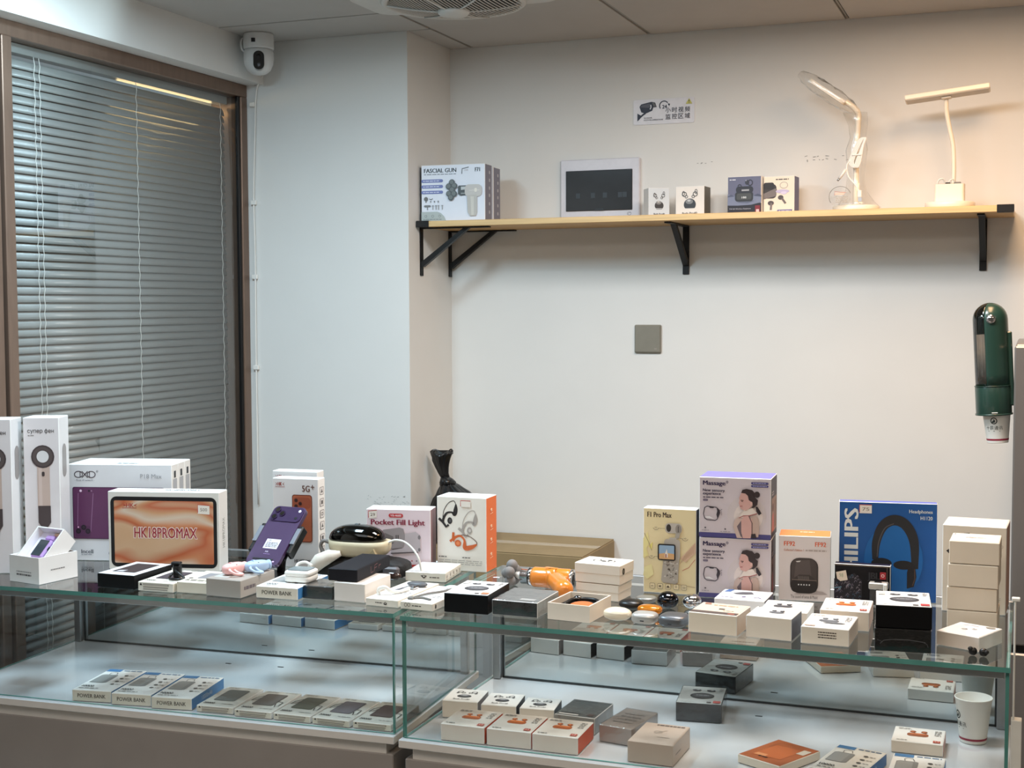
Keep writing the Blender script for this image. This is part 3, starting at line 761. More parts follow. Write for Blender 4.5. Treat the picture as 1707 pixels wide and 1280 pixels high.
def tab_front(P):
    P.rr(.022, .035, .978, .935, (20, 18, 20), .09).rr(.055, .085, .948, .885, (206, 164, 128), .04)
def tab_text(P):
    for e, c in ((.006, (240, 222, 210)), (0, (158, 44, 52))):
        P.text('HK18PROMAX', .235 - e, .41 - e * 1.5, .80 + e, .545 + e * 1.5, c, .04 if e else .012)
def tab_logo(P): P.text('HK', .165, .80, .235, .85, (178, 70, 60), .04).line([(.13, .79), (.26, .79)], .0012, (178, 70, 60)).poly([(.13, .85), (.165, .825), (.13, .805), (.15, .825)], (178, 70, 60)).poly([(.27, .85), (.235, .825), (.27, .805), (.25, .825)], (178, 70, 60))
def swirl_mat():
    m = D.materials.new('swirl_wallpaper'); m.use_nodes = True; nt = m.node_tree; b = nt.nodes['Principled BSDF']; b.inputs['Roughness'].default_value = .3
    N = nt.nodes.new; K = nt.links.new
    tc = N('ShaderNodeTexCoord'); mp = N('ShaderNodeMapping'); mp.inputs['Rotation'].default_value = (0, R(40), 0); mp.inputs['Scale'].default_value = (4.2, 1, 11); mp.inputs['Location'].default_value = (2.1, 0, .7)
    K(tc.outputs['Object'], mp.inputs[0]); nz = N('ShaderNodeTexNoise'); nz.inputs['Scale'].default_value = 1.0; nz.inputs['Detail'].default_value = 1.0; nz.inputs['Distortion'].default_value = .7; K(mp.outputs[0], nz.inputs['Vector'])
    r = N('ShaderNodeValToRGB'); e = r.color_ramp.elements; e[0].position = .28; e[0].color = (*lin((206, 162, 124)), 1); e[1].position = .72; e[1].color = (*lin((202, 186, 170)), 1)
    for p, c in ((.36, (208, 168, 132)), (.42, (188, 96, 60)), (.46, (206, 136, 96)), (.50, (218, 196, 174)), (.55, (208, 156, 116)), (.60, (196, 108, 76)), (.65, (210, 170, 136))):
        q = e.new(p); q.color = (*lin(c), 1)
    K(nz.outputs[0], r.inputs[0]); K(r.outputs[0], b.inputs['Base Color']); return m
def tab_side(P): P.text('HK18PROMAX', .35, .28, .62, .66, (150, 150, 146), up=True)
def tab_top(P): P.rr(.30, .3, .42, .7, (196, 204, 204), .3).text('HK18PROMAX', .48, .3, .80, .7, (110, 116, 118))
tb = carton('tablet_box', 'large white tablet box showing an orange swirl screen', 'box', (-1.911, 2.716), ZT, 13.5, .273, .058, .186, {'front': (228, 222, 212)}, None, {'front': tab_front, 'right': tab_side, 'top': tab_top})
fr, W, H = face('front', .273, .058, .186)
P = Print(fr, W, H, .0009); P.poly(rrect(.055, .085, .948, .885, .012, .016), (200, 150, 110)); o = P.done(tb, 'screen_panel'); o.data.materials.clear(); o.data.materials.append(swirl_mat())
P = Print(fr, W, H, .0011); tab_text(P); P.done(tb, 'title_print')
P = Print(fr, W, H, .0011); tab_logo(P); P.done(tb, 'logo_print')
P = Print(fr, W, H, .0011); sticker(P, .81, .73, .915, .845, '500', -.01); P.done(tb, 'price_sticker')

def hk_front(P):
    P.text('HK', .115, .915, .21, .955, (150, 66, 60), .04).line([(.06, .902), (.27, .902)], .001, (150, 66, 60)).poly([(.06, .957), (.11, .935), (.06, .912), (.09, .935)], (150, 66, 60)).poly([(.27, .957), (.22, .935), (.27, .912), (.24, .935)], (150, 66, 60))
    P.text('5G', .65, .855, .82, .925, (96, 56, 40), .02).rect(.84, .905, .92, .915, (96, 56, 40)).rect(.872, .885, .888, .935, (96, 56, 40))
    P.rr(.43, .285, .865, .82, (112, 52, 34), .12).rr(.445, .295, .85, .81, (168, 88, 58), .11).rr(.46, .665, .835, .79, (150, 74, 48), .3)
    for a, b in ((.52, .755), (.61, .72), (.52, .69)): P.circ(a, b, .04, (74, 34, 24)).circ(a, b, .02, (40, 22, 20))
    P.text('HK18PROMAX', .47, .05, .90, .09, (52, 44, 42), .02)
def hk_side(P):
    for k, v in enumerate((.86, .73, .60, .47, .33, .19)):
        P.rr(.22, v - .045, .80, v + .045, (120, 116, 116), .15).rr(.26, v - .039, .76, v + .039, (222, 218, 216), .12)
        if k % 3 == 1: P.rect(.38, v - .02, .64, v + .022, (80, 76, 76))
        elif k % 3 == 0: P.poly([(.36, v - .02), (.66, v - .02), (.51, v + .026)], (80, 76, 76))
        else: P.ring(.51, v, .16, .02, .05, (90, 86, 86))
carton('phone_box', 'upright white phone box with a copper phone picture behind the purple phone', 'box', (-1.632, 2.848), ZT, 5, .118, .039, .212, {'front': (214, 206, 202)}, None, {'front': hk_front, 'right': hk_side})
carton('phone_box', 'white phone box half hidden behind the copper phone box', 'box', (-1.664, 2.902), ZT, 5, .118, .039, .222, {'front': (214, 210, 208)}, None, {'front': hk_front})

# open presentation tray with the kids' watch
t = thing('watch_box', 'open white box holding a purple kids watch at the left', 'box', (-2.108, 2.512, ZT + .001), R(-10))
M_WB = paper((236, 233, 230), .5)
def open_tray(bm, w, d, h, th=.003, mi=0, mtx=None):
    add_box(bm, -w / 2, w / 2, -d / 2, d / 2, 0, th, mi, 0, mtx)
    add_box(bm, -w / 2, w / 2, -d / 2, -d / 2 + th, th, h, mi, 0, mtx); add_box(bm, -w / 2, w / 2, d / 2 - th, d / 2, th, h, mi, 0, mtx)
    add_box(bm, -w / 2, -w / 2 + th, -d / 2 + th, d / 2 - th, th, h, mi, 0, mtx); add_box(bm, w / 2 - th, w / 2, -d / 2 + th, d / 2 - th, th, h, mi, 0, mtx)
    return bm
obj('lid_tray', open_tray(B(), .098, .110, .060), M_WB, t)
MX = Matrix.Translation((0, .021, .048)) @ Matrix.Rotation(R(44), 4, 'X')
obj('inner_tray', open_tray(B(), .088, .096, .046, .0028, 0, MX), M_WB, t)
obj('liner', add_box(B(), -.041, .041, -.045, .045, .004, .026, 0, 0, MX), paper((226, 220, 238), .5), t)
wt = obj('watch_body', add_box(B(), -.019, .019, -.030, .022, .026, .038, 0, .005, MX), mat('lilac_rubber', (186, 146, 204), .4), t)
obj('watch_screen', add_box(B(), -.015, .015, -.026, .018, .038, .0394, 0, .002, MX), mat('dark_screen', (58, 66, 72), .1, coat=.6), wt)
obj('watch_strap', add_box(B(), -.013, .013, -.043, -.030, .024, .034, 0, .003, MX), mat('lilac_rubber', (186, 146, 204), .4), wt)
obj('watch_strap', add_box(B(), -.013, .013, .022, .036, .024, .034, 0, .003, MX), mat('lilac_rubber', (186, 146, 204), .4), wt)
obj('side_button', add_box(B(), .019, .0215, -.006, .004, .029, .035, 0, .001, MX), M_BLACKPL, wt)
obj('paper_tab', add_box(B(), .004, .026, .036, .044, .027, .030, 0, .001, MX), paper((226, 188, 164)), t)
fr, W, H = face('front', .098, .110, .060); P = Print(fr, W, H, .0004); P.dashes(.24, .38, .74, .44, 1, (150, 146, 146), 9, .6).dashes(.24, .26, .74, .34, 1, (110, 106, 106), 8, .8, 2); P.done(t, 'front_print')
fr, W, H = face('right', .098, .110, .060); P = Print(fr, W, H, .0004); P.dashes(.30, .44, .66, .50, 1, (128, 124, 124), 8, .7, 4); P.done(t, 'right_print')

def blk_top(P):
    P.rr(.10, .06, .92, .95, (34, 33, 36), .04).rr(.17, .14, .86, .90, (232, 232, 234), .04).rr(.22, .20, .80, .86, (46, 42, 48), .05).poly([(.28, .22), (.44, .22), (.46, .32), (.30, .30)], (206, 204, 210))
carton('gadget_box', 'black box with a white framed lid picture at the front left', 'box', (-1.883, 2.547), ZT, 0, .098, .142, .031, base=(16, 16, 18), cols={'top': (236, 236, 238)}, prints={'top': lambda P: P.rr(.12, .08, .90, .94, (222, 222, 226), .03).rr(.20, .18, .82, .86, (52, 47, 52), .05).poly([(.27, .22), (.46, .22), (.48, .34), (.29, .30)], (200, 198, 206))})
carton('power_bank_box', 'flat white box with a dark panel picture, beside the black box on the counter', 'box', (-1.782, 2.546), ZT, 3, .088, .140, .020, base=(232, 226, 212), prints={'top': lambda P: slim_top(P, (74, 70, 78), False, 2), 'front': slim_front})
carton('power_bank_box', 'cream flat box with a grey label on the lid beside the grey box', 'box', (-1.690, 2.551), ZT, 3, .088, .125, .024, base=(230, 222, 204), prints={'top': lambda P: (P.rr(.28, .34, .78, .80, (142, 142, 146), .1), P.dashes(.12, .10, .84, .22, 2, (124, 120, 114), 5, .5), P.ell(.14, .32, .06, .035, (110, 108, 106)))})
carton('gadget_box', 'plain grey taupe box carrying the pink and blue gadgets', 'box', (-1.606, 2.546), ZT, -2, .088, .133, .038, base=(172, 164, 156), coat=.15, prints={'right': lambda P: P.dashes(.10, .38, .42, .62, 1, (110, 100, 104), 5, .8), 'top': lambda P: P.rr(.10, .12, .50, .34, (206, 206, 200), .1)})
def pb(label, c, z, rot, d=.165, w=.095, seed=1, group='white power bank boxes'):
    return carton('power_bank_box', label, 'box', c, z, rot, w, d, .0255, {'right': (66, 128, 184), 'front': (232, 224, 208), 'top': (236, 234, 230)}, group, {'top': lambda P: power_top(P, seed), 'front': power_front, 'right': power_side})
pb('white and blue power bank box on the counter under a white earphone case', (-1.494, 2.576), ZT, 3.3, .150, .098)
carton('wrapped_box', 'small black shrink wrapped box between power bank box and white block', 'box', (-1.408, 2.568), ZT, 2, .070, .078, .027, base=(20, 22, 24), coat=.6, film=True)
w18 = carton('gadget_box', 'plain white box under the matt black box', 'box', (-1.329, 2.586), ZT, -1.7, .074, .116, .040, base=(232, 224, 216))
carton('gadget_box', 'matt black box lying across the plain white box', 'box', (-1.354, 2.622), ZT + .0420, 3.5, .067, .179, .0255, base=(32, 31, 36), rough=.6, prints={'right': lambda P: P.line([(.40, .78), (.40, .22), (.47, .26)], .001, (150, 96, 98)).line([(.50, .24), (.52, .76), (.60, .80)], .001, (150, 96, 98)).line([(.51, .5), (.58, .54)], .001, (150, 96, 98)).line([(.64, .3), (.63, .5), (.70, .62), (.64, .6)], .001, (150, 96, 98))})

def pocket_front(P):
    sticker(P, .035, .84, .165, .965, '29', .015)
    P.rr(.35, .865, .575, .93, (192, 56, 60), .5).text('YB-468E', .375, .882, .55, .914, (244, 224, 224), .02)
    P.text('Pocket Fill Light', .07, .715, .915, .83, (134, 36, 60), .028)
    P.poly([(.20, .60), (.27, .66), (.52, .70), (.58, .68), (.60, .58), (.585, .38), (.56, .36), (.40, .335), (.24, .46)], (152, 142, 142)).poly([(.20, .60), (.26, .62), (.42, .55), (.43, .44), (.36, .42), (.24, .47)], (112, 104, 102))
    P.rect(.46, .50, .472, .575, (40, 36, 38)).rect(.49, .50, .502, .575, (40, 36, 38)).line([(.40, .335), (.56, .36)], .002, (84, 74, 74))
    P.poly([(.60, .60), (.77, .635), (.835, .585), (.845, .35), (.80, .30), (.40, .255), (.38, .32), (.57, .36), (.60, .42)], (188, 176, 178)).ell(.825, .545, .022, .035, (128, 120, 122)).ell(.825, .34, .02, .03, (128, 120, 122)).line([(.38, .27), (.80, .30)], .0026, (92, 82, 82))
    P.rect(.0, .0, 1, .09, (172, 40, 36)); P.rr(.70, .14, .72, .165, (170, 80, 80), .2).rr(.77, .14, .795, .165, (140, 130, 130), .2)
carton('light_box', 'pink white box of a small photo light beside the white and orange box', 'box', (-1.391, 2.910), ZT, 11.7, .155, .060, .143, {'front': (226, 206, 210), 'right': (150, 106, 108)}, None, {'front': pocket_front})

def whor_front(P):
    def hp(du, dv, c, flip=0):
        q = lambda u, v: (u + du, v + dv)
        P.line([q(.12, .72), q(.15, .82), q(.24, .915), q(.345, .945), q(.39, .90)], .0016, c, None, True)
        P.line([q(.39, .90), q(.385, .83), q(.36, .765), q(.30, .79), q(.20, .775), q(.135, .70), q(.13, .66)], .004, c, [.003, .010, .009, .004, .005, .006, .005], True)
        P.ell(du + .265, dv + .675, .05, .045, c).ell(du + .27, dv + .675, .025, .022, tuple(min(255, v + 40) for v in c)); P.line([q(.04, .70), q(.12, .655), q(.19, .59), q(.24, .62)], .006, c)
    hp(0, 0, (46, 42, 42)); hp(.40, -.12, (168, 158, 150))
    O = (204, 98, 46); q = lambda u, v: (u, v)
    P.line([(.45, .46), (.52, .49), (.68, .47), (.80, .41), (.81, .37)], .0016, (104, 66, 48), None, True); P.line([(.81, .37), (.70, .33), (.575, .32), (.56, .42), (.48, .475), (.37, .45), (.33, .40)], .004, O, [.004, .010, .011, .005, .005, .006, .006], True)
    P.ell(.43, .375, .065, .045, O).ell(.43, .375, .035, .025, (226, 130, 80)).line([(.34, .52), (.33, .43), (.27, .395)], .006, O)
    sticker(P, .49, .87, .69, .955, '', .0)
    P.dashes(.04, .17, .20, .20, 1, (120, 112, 104), 3, .5).dashes(.52, .17, .68, .20, 1, (120, 112, 104), 3, .5, 3).dashes(.04, .08, .92, .155, 3, (168, 160, 152), 9, .3, 5)
def whor_side(P):
    for v in (.20, .40, .58, .80): P.line([(.36, v - .03), (.62, v - .02)], .0012, (248, 220, 190)).ell(.45, v + .03, .08, .016, (248, 214, 180)).line([(.40, v + .005), (.55, v + .01)], .0012, (248, 220, 190))
carton('headphone_box', 'tall white box with an orange side showing three sports earphones', 'box', (-1.239, 2.950), ZT, 1, .124, .069, .174, {'front': (234, 226, 214), 'right': (226, 108, 38)}, None, {'front': whor_front, 'right': whor_side})
def clr_front(P): P.poly([(.38, .62), (.46, .70), (.54, .62), (.46, .30)], (90, 82, 76)).poly([(.43, .60), (.46, .64), (.49, .60), (.46, .46)], (226, 218, 204)).dashes(.60, .40, .84, .54, 1, (110, 100, 92), 3, .8)
def clr_side(P):
    for k, u in enumerate((.08, .30, .50, .70, .88)): P.ell(u, .58, .018, .18, (120, 112, 104)).ell(u, .60, .008, .08, (190, 182, 172)).dashes(u - .05, .18, u + .05, .28, 1, (140, 132, 124), 2, .6, k)
carton('clear_top_box', 'white box with a glossy film lid in front of the orange sided box', 'box', (-1.274, 2.834), ZT, 6, .096, .118, .021, {'top': (232, 232, 230)}, None, {'front': clr_front, 'right': clr_side, 'top': lambda P: (P.rr(.08, .06, .92, .94, (220, 222, 222), .04), P.dashes(.3, .55, .8, .8, 3, (200, 204, 204), 4, .4))}, base=(234, 226, 210), coat=.8, rough=.2)
# two shallow boxes with devices in view
def device_box(label, c, rot, w, d, kind):
    t = thing('gadget_box', label, 'box', (c[0], c[1], ZT + .001), R(rot))
    m = paper((234, 226, 212), .45); h = .0155
    obj('carton', box(-w / 2, w / 2, -d / 2, d / 2, 0, h, .001), m, t)
    obj('inset', box(-w / 2 + .006, w / 2 - .006, -d / 2 + .010, d / 2 - .006, h, h + .0006), paper((240, 238, 234), .4), t)
    P = Print(face('front', w, d, h)[0], w, h, .0004)
    if kind == 0: P.dashes(.30, .42, .52, .58, 1, (90, 82, 76), 4, .8).poly([(.56, .30), (.66, .30), (.61, .72)], (66, 58, 52)).ell(.61, .44, .05, .18, (66, 58, 52)).ell(.61, .50, .018, .08, (226, 218, 204))
    else: P.ring(.16, .58, .045, .26, .012, (96, 88, 80)).ring(.26, .62, .045, .26, .012, (96, 88, 80)).dashes(.36, .46, .64, .62, 1, (80, 72, 66), 3, .8)
    P.done(t, 'front_print')
    P = Print(face('right', w, d, h)[0], d, h, .0004); P.ell(.08, .5, .02, .3, (90, 84, 80)); P.done(t, 'right_print')
    P = Print(face('top', w, d, h + .0006)[0], w, d, .0004); P.dashes(.12, .52, .34, .66, 2, (210, 170, 176), 3, .4).dashes(.60, .30, .90, .42, 2, (150, 150, 152), 3, .4, 3); P.done(t, 'top_print')
    if kind == 0:
        bm = add_tube(B(), spline([(-.026, -.060, .0), (-.026, -.060, .012), (-.012, -.058, .017), (-.002, -.050, .008), (.008, -.030, .004), (.014, .0, .006)], 5), .004, 8, rads=None); o = obj('white_strap', bm, M_WHITEPL, t); o.location = (0, 0, h)
        obj('ear_piece', add_super(B(), .010, .045, h + .006, .024, .012, .005, .8, .9), mat('slate_grey', (92, 94, 98), .35), t)
        obj('metal_clip', add_box(B(), .006, .022, .008, .030, h + .001, h + .007, 0, .002), M_CHROME, t)
        obj('grey_link', add_tube(B(), [(-.004, -.030, h + .004), (.006, .006, h + .005), (.020, .020, h + .005)], .0035, 8), mat('slate_grey', (92, 94, 98), .35), t)
    else:
        obj('grey_cable', add_tube(B(), spline([(.020, -.060, h + .003), (-.004, -.050, h + .003), (-.022, -.058, h + .003), (-.012, -.020, h + .004), (.004, .02, h + .003), (.016, .05, h + .003)], 6), .0022, 7), M_GREYPL, t)
        obj('plug', add_box(B(), -.030, -.018, -.068, -.056, h + .0008, h + .006, 0, .0012), M_GREYPL, t)
        obj('earphone_pad', add_super(B(), .012, .058, h + .005, .016, .010, .0045), M_WHITEPL, t)
    return t
device_box('shallow white box with a white strapped earpiece at the showcase joint', (-1.242, 2.605), -3, .076, .188, 0)
device_box('shallow white box with grey cable on its lid, beside the black fronted box', (-1.161, 2.590), -3, .074, .168, 1)

def oval_top(P, red=(196, 130, 96), sticker_=True):
    P.ell(.52, .44, .27, .17, (62, 62, 66)).ell(.52, .47, .22, .12, (96, 96, 100)).dashes(.38, .44, .66, .50, 1, (150, 150, 152), 4, .6)
    for q in (.36, .68): P.ell(q, .76, .10, .055, (70, 70, 74)).ell(q + .02, .78, .04, .025, (170, 170, 172))
    if sticker_: P.rect(.05, .70, .17, .92, (206, 204, 200))
    P.rect(.80, .05, .96, .17, red).rect(.66, .05, .76, .10, (96, 92, 92)).dashes(.86, .72, .95, .92, 3, (140, 136, 134), 1, .5).dashes(.06, .05, .34, .10, 1, (190, 186, 182), 4, .5)
carton('earbud_box', 'black fronted box with a white lid picture next to the smoky wrapped box', 'box', (-1.061, 2.579), ZT, 2, .095, .133, .039, {'top': (238, 236, 234)}, None, {'top': oval_top}, base=(12, 12, 14))
carton('wrapped_box', 'smoky dark box in glossy shrink film in front of the orange massage gun', 'box', (-.955, 2.581), ZT, -1, .098, .122, .031, {'top': (92, 92, 92), 'right': (132, 128, 122), 'front': (36, 38, 40)}, film=True, coat=.4, prints={'top': lambda P: P.ring(.36, .55, .16, .12, .02, (120, 120, 120)).rect(.55, .10, .88, .22, (190, 188, 186))})
# stacked cream lidded boxes and the open tray
def buds_lid(P): P.ring(.34, .52, .09, .14, .02, (80, 80, 84), 18).ell(.50, .46, .06, .05, (70, 70, 74)).ring(.66, .50, .08, .12, .02, (80, 80, 84), 18).ell(.60, .6, .05, .05, (90, 90, 94))
CR = (232, 220, 204)
carton('earbud_box', 'cream lidded box at the bottom of the pair behind the open tray', 'box', (-.843, 2.760), ZT, -6, .098, .074, .034, base=CR, lid=.5, group='cream lidded boxes')
carton('earbud_box', 'cream lidded box with a dark dot, on top of the pair behind open tray', 'box', (-.842, 2.760), ZT + .0355, -6, .104, .078, .041, base=CR, cols={'top': (240, 234, 222)}, lid=.52, group='cream lidded boxes', prints={'top': buds_lid, 'right': lambda P: P.ell(.24, .64, .085, .17, (26, 24, 24)).ell(.24, .64, .035, .08, (120, 110, 100))})
t = thing('earbud_tray', 'open cream box tray with black insert and an orange round piece', 'box', (-.838, 2.577, ZT + .001), R(-5))
obj('tray', open_tray(B(), .090, .114, .033, .003), paper((234, 222, 206), .5), t)
bm = add_box(B(), -.0415, .0415, -.0535, .0535, .003, .020); obj('foam_insert', bm, mat('black_foam', (22, 20, 22), .8, bump=.3, bscale=300), t)
bm = add_super(B(), .010, -.012, .021, .026, .030, .008, .9, 1., 26, 10, zmin=-.5); obj('orange_piece', bm, mat('orange_silicone', (206, 112, 58), .45), t)
bm = B(); add_tube(bm, spline([(-.026, -.02, .023), (-.024, .02, .025), (-.004, .036, .025), (.022, .034, .025), (.036, .014, .023)], 6), .004, 8); obj('ear_hook', bm, M_BLACKPL, t)
obj('earbud', add_super(B(), -.018, .034, .025, .010, .008, .007), M_BLACKGL, t)

# earphone cases and mirror balls lying on the glass
def case(nm, label, c, rx, ry, rz, m, e1=.8, e2=.8, rot=0., seam=None, port=None, group='loose earphone cases', lidm=None, cat='case'):
    t = thing(nm, label, cat, (c[0], c[1], ZT + .0004), R(rot), group)
    obj('shell', add_super(B(), 0, 0, rz, rx, ry, rz, e1, e2, 32, 18), m, t)
    if seam is not None:
        z = seam * 2 * rz; s = (z - rz) / rz; k = max(.0, 1 - abs(s) ** (2 / e1)) ** (e1 / 2)
        bm = add_super(B(), 0, 0, z, rx * k + .0002, ry * k + .0002, .0004, .6, e2, 32, 4); obj('lid_seam', bm, mat('seam_dark', (70, 66, 62), .5), t)
    if port: obj('charge_port', add_box(B(), -.0045, .0045, -ry - .0003, -ry + .003, rz * .62, rz * .62 + .003, 0, .001), M_BLACKPL, t)
    return t
case('earphone_case', 'cream white oval earphone case by the open tray', (-.755, 2.563), .0285, .021, .0128, mat('pearl_white', (238, 226, 202), .28, coat=.5), .9, .85, 0, .62)
case('earphone_case', 'matt black oval earphone case behind the cream one', (-.757, 2.668), .025, .022, .0105, mat('soft_black', (20, 20, 20), .35), .9, .9, -6, .6)
case('earphone_case', 'flat silver earphone tin furthest back beside the black case', (-.745, 2.742), .0215, .020, .0062, mat('satin_silver', (160, 160, 156), .36, .6), .55, .8, 0, .7)
case('earphone_case', 'shiny orange earphone case between the white and silver ones', (-.708, 2.634), .0255, .017, .0098, mat('orange_metal', (226, 138, 30), .18, .5, coat=.6), .75, .75, -3, .55)
case('earphone_case', 'satin silver earphone case with a charging port at the front edge', (-.697, 2.556), .0255, .021, .0115, mat('light_silver', (204, 202, 198), .34, .55), .62, .62, -2, .6, True)
case('earphone_case', 'dark grey metal earphone case beside the satin silver one', (-.637, 2.551), .0285, .0275, .0128, mat('gunmetal', (112, 114, 118), .34, .6), .62, .62, -6, .6, True)
def sphere_case(label, c, r, m):
    t = thing('mirror_ball', label, 'ball', (c[0], c[1], ZT + .0004), 0, 'shiny round earphone cases')
    obj('shell', add_super(B(), 0, 0, r * .78, r, r, r * .78, .95, 1., 32, 20), m, t)
    obj('lid_seam', add_lathe(B(), [(r * .999, r * .70), (r * 1.004, r * .705), (r * 1.004, r * .725), (r * .999, r * .73)], 32), M_BLACKPL, t)
sphere_case('dark glossy chrome round earphone case behind the orange one', (-.688, 2.700), .0222, mat('dark_chrome', (70, 72, 78), .05, 1.))
sphere_case('bright mirror finish round earphone case by the massager boxes', (-.640, 2.712), .0195, M_CHROME)

def f1_front(P):
    P.text('F1 Pro Max', .075, .895, .535, .955, (62, 50, 44), .02)
    YL = (232, 214, 120)
    P.poly([(.0, .64), (.08, .72), (.12, .60), (.06, .52), (.10, .44), (.0, .40)], (234, 218, 150)).poly([(.10, .55), (.18, .60), (.16, .50)], YL).line([(.02, .70), (.10, .60), (.16, .50)], .001, (140, 120, 100))
    P.poly([(.02, .30), (.16, .34), (.20, .22), (.08, .16), (.0, .20)], (236, 222, 164)); P.poly([(.70, .42), (.98, .62), (.99, .50), (.80, .38)], (222, 186, 156)); P.line([(.74, .28), (.86, .32), (.98, .42)], .0012, (200, 120, 100)); P.line([(.60, .12), (.98, .09)], .001, (180, 150, 120))
    for k in range(9): P.line([(.70 + k * .03, .36 + k * .016), (.78 + k * .024, .46 + k * .018)], .0008, (196, 160, 130))
    G = (188, 178, 166)
    P.rr(.42, .715, .73, .832, G, .35).ell(.485, .775, .045, .045, (56, 50, 46)).ell(.665, .765, .055, .055, (150, 140, 130)).line([(.665, .80), (.665, .73)], .0018, (90, 82, 76)).poly([(.62, .72), (.70, .72), (.68, .66), (.60, .65)], (170, 160, 148)).poly([(.50, .665), (.63, .665), (.64, .64), (.49, .64)], G)
    P.rr(.40, .40, .70, .645, (182, 172, 160), .2).poly([(.385, .41), (.685, .41), (.66, .14), (.62, .12), (.38, .13), (.345, .16)], (176, 166, 154))
    rnd = random.Random(5)
    for k in range(26):
        a, b = rnd.uniform(.39, .63), rnd.uniform(.15, .38); P.poly([(a, b), (a + .045, b + rnd.uniform(-.01, .02)), (a + .03, b + .02)], rnd.choice([(84, 72, 62), (206, 198, 188), (110, 96, 84)]))
    P.rr(.285, .395, .62, .588, (32, 28, 30), .12).rr(.31, .41, .595, .572, (150, 176, 200), .06).poly([(.31, .41), (.595, .41), (.595, .475), (.45, .485), (.31, .47)], (216, 168, 118)).poly([(.42, .47), (.455, .53), (.475, .47), (.47, .43), (.42, .43)], (236, 226, 216)).rect(.43, .43, .45, .47, (150, 70, 50))
    for a, b in ((.25, .775), (.80, .66), (.17, .435)): P.ring(a, b, .055, .026, .01, (150, 132, 110), 18, 180, 360).text('HD', a - .025, b - .005, a + .025, b + .012, (90, 80, 70))
    P.line([(.30, .77), (.42, .77)], .0007, (120, 106, 92)).line([(.70, .665), (.76, .66)], .0007, (120, 106, 92)).line([(.22, .435), (.29, .44)], .0007, (120, 106, 92))
    for k in range(5):
        u = .185 + k * .15; P.rr(u - .052, .058, u + .052, .122, (150, 134, 112), .2).rr(u - .044, .063, u + .044, .117, (228, 208, 168), .18)
    P.ring(.185, .075, .03, .018, .008, (90, 78, 66), 12, 30, 150).text('4K', .305, .078, .365, .102, (90, 78, 66), .03).poly([(.45, .078), (.52, .078), (.485, .104)], (60, 50, 42)).ring(.635, .095, .018, .012, .006, (90, 78, 66), 12).rect(.755, .08, .815, .084, (90, 78, 66)).rect(.755, .094, .815, .098, (90, 78, 66))
carton('camera_box', 'pale yellow box with a pocket gimbal camera picture', 'box', (-.719, 2.853), ZT, 1.6, .116, .036, .184, {'front': (232, 212, 166), 'right': (96, 100, 108), 'top': (238, 236, 232)}, None, {'front': f1_front})

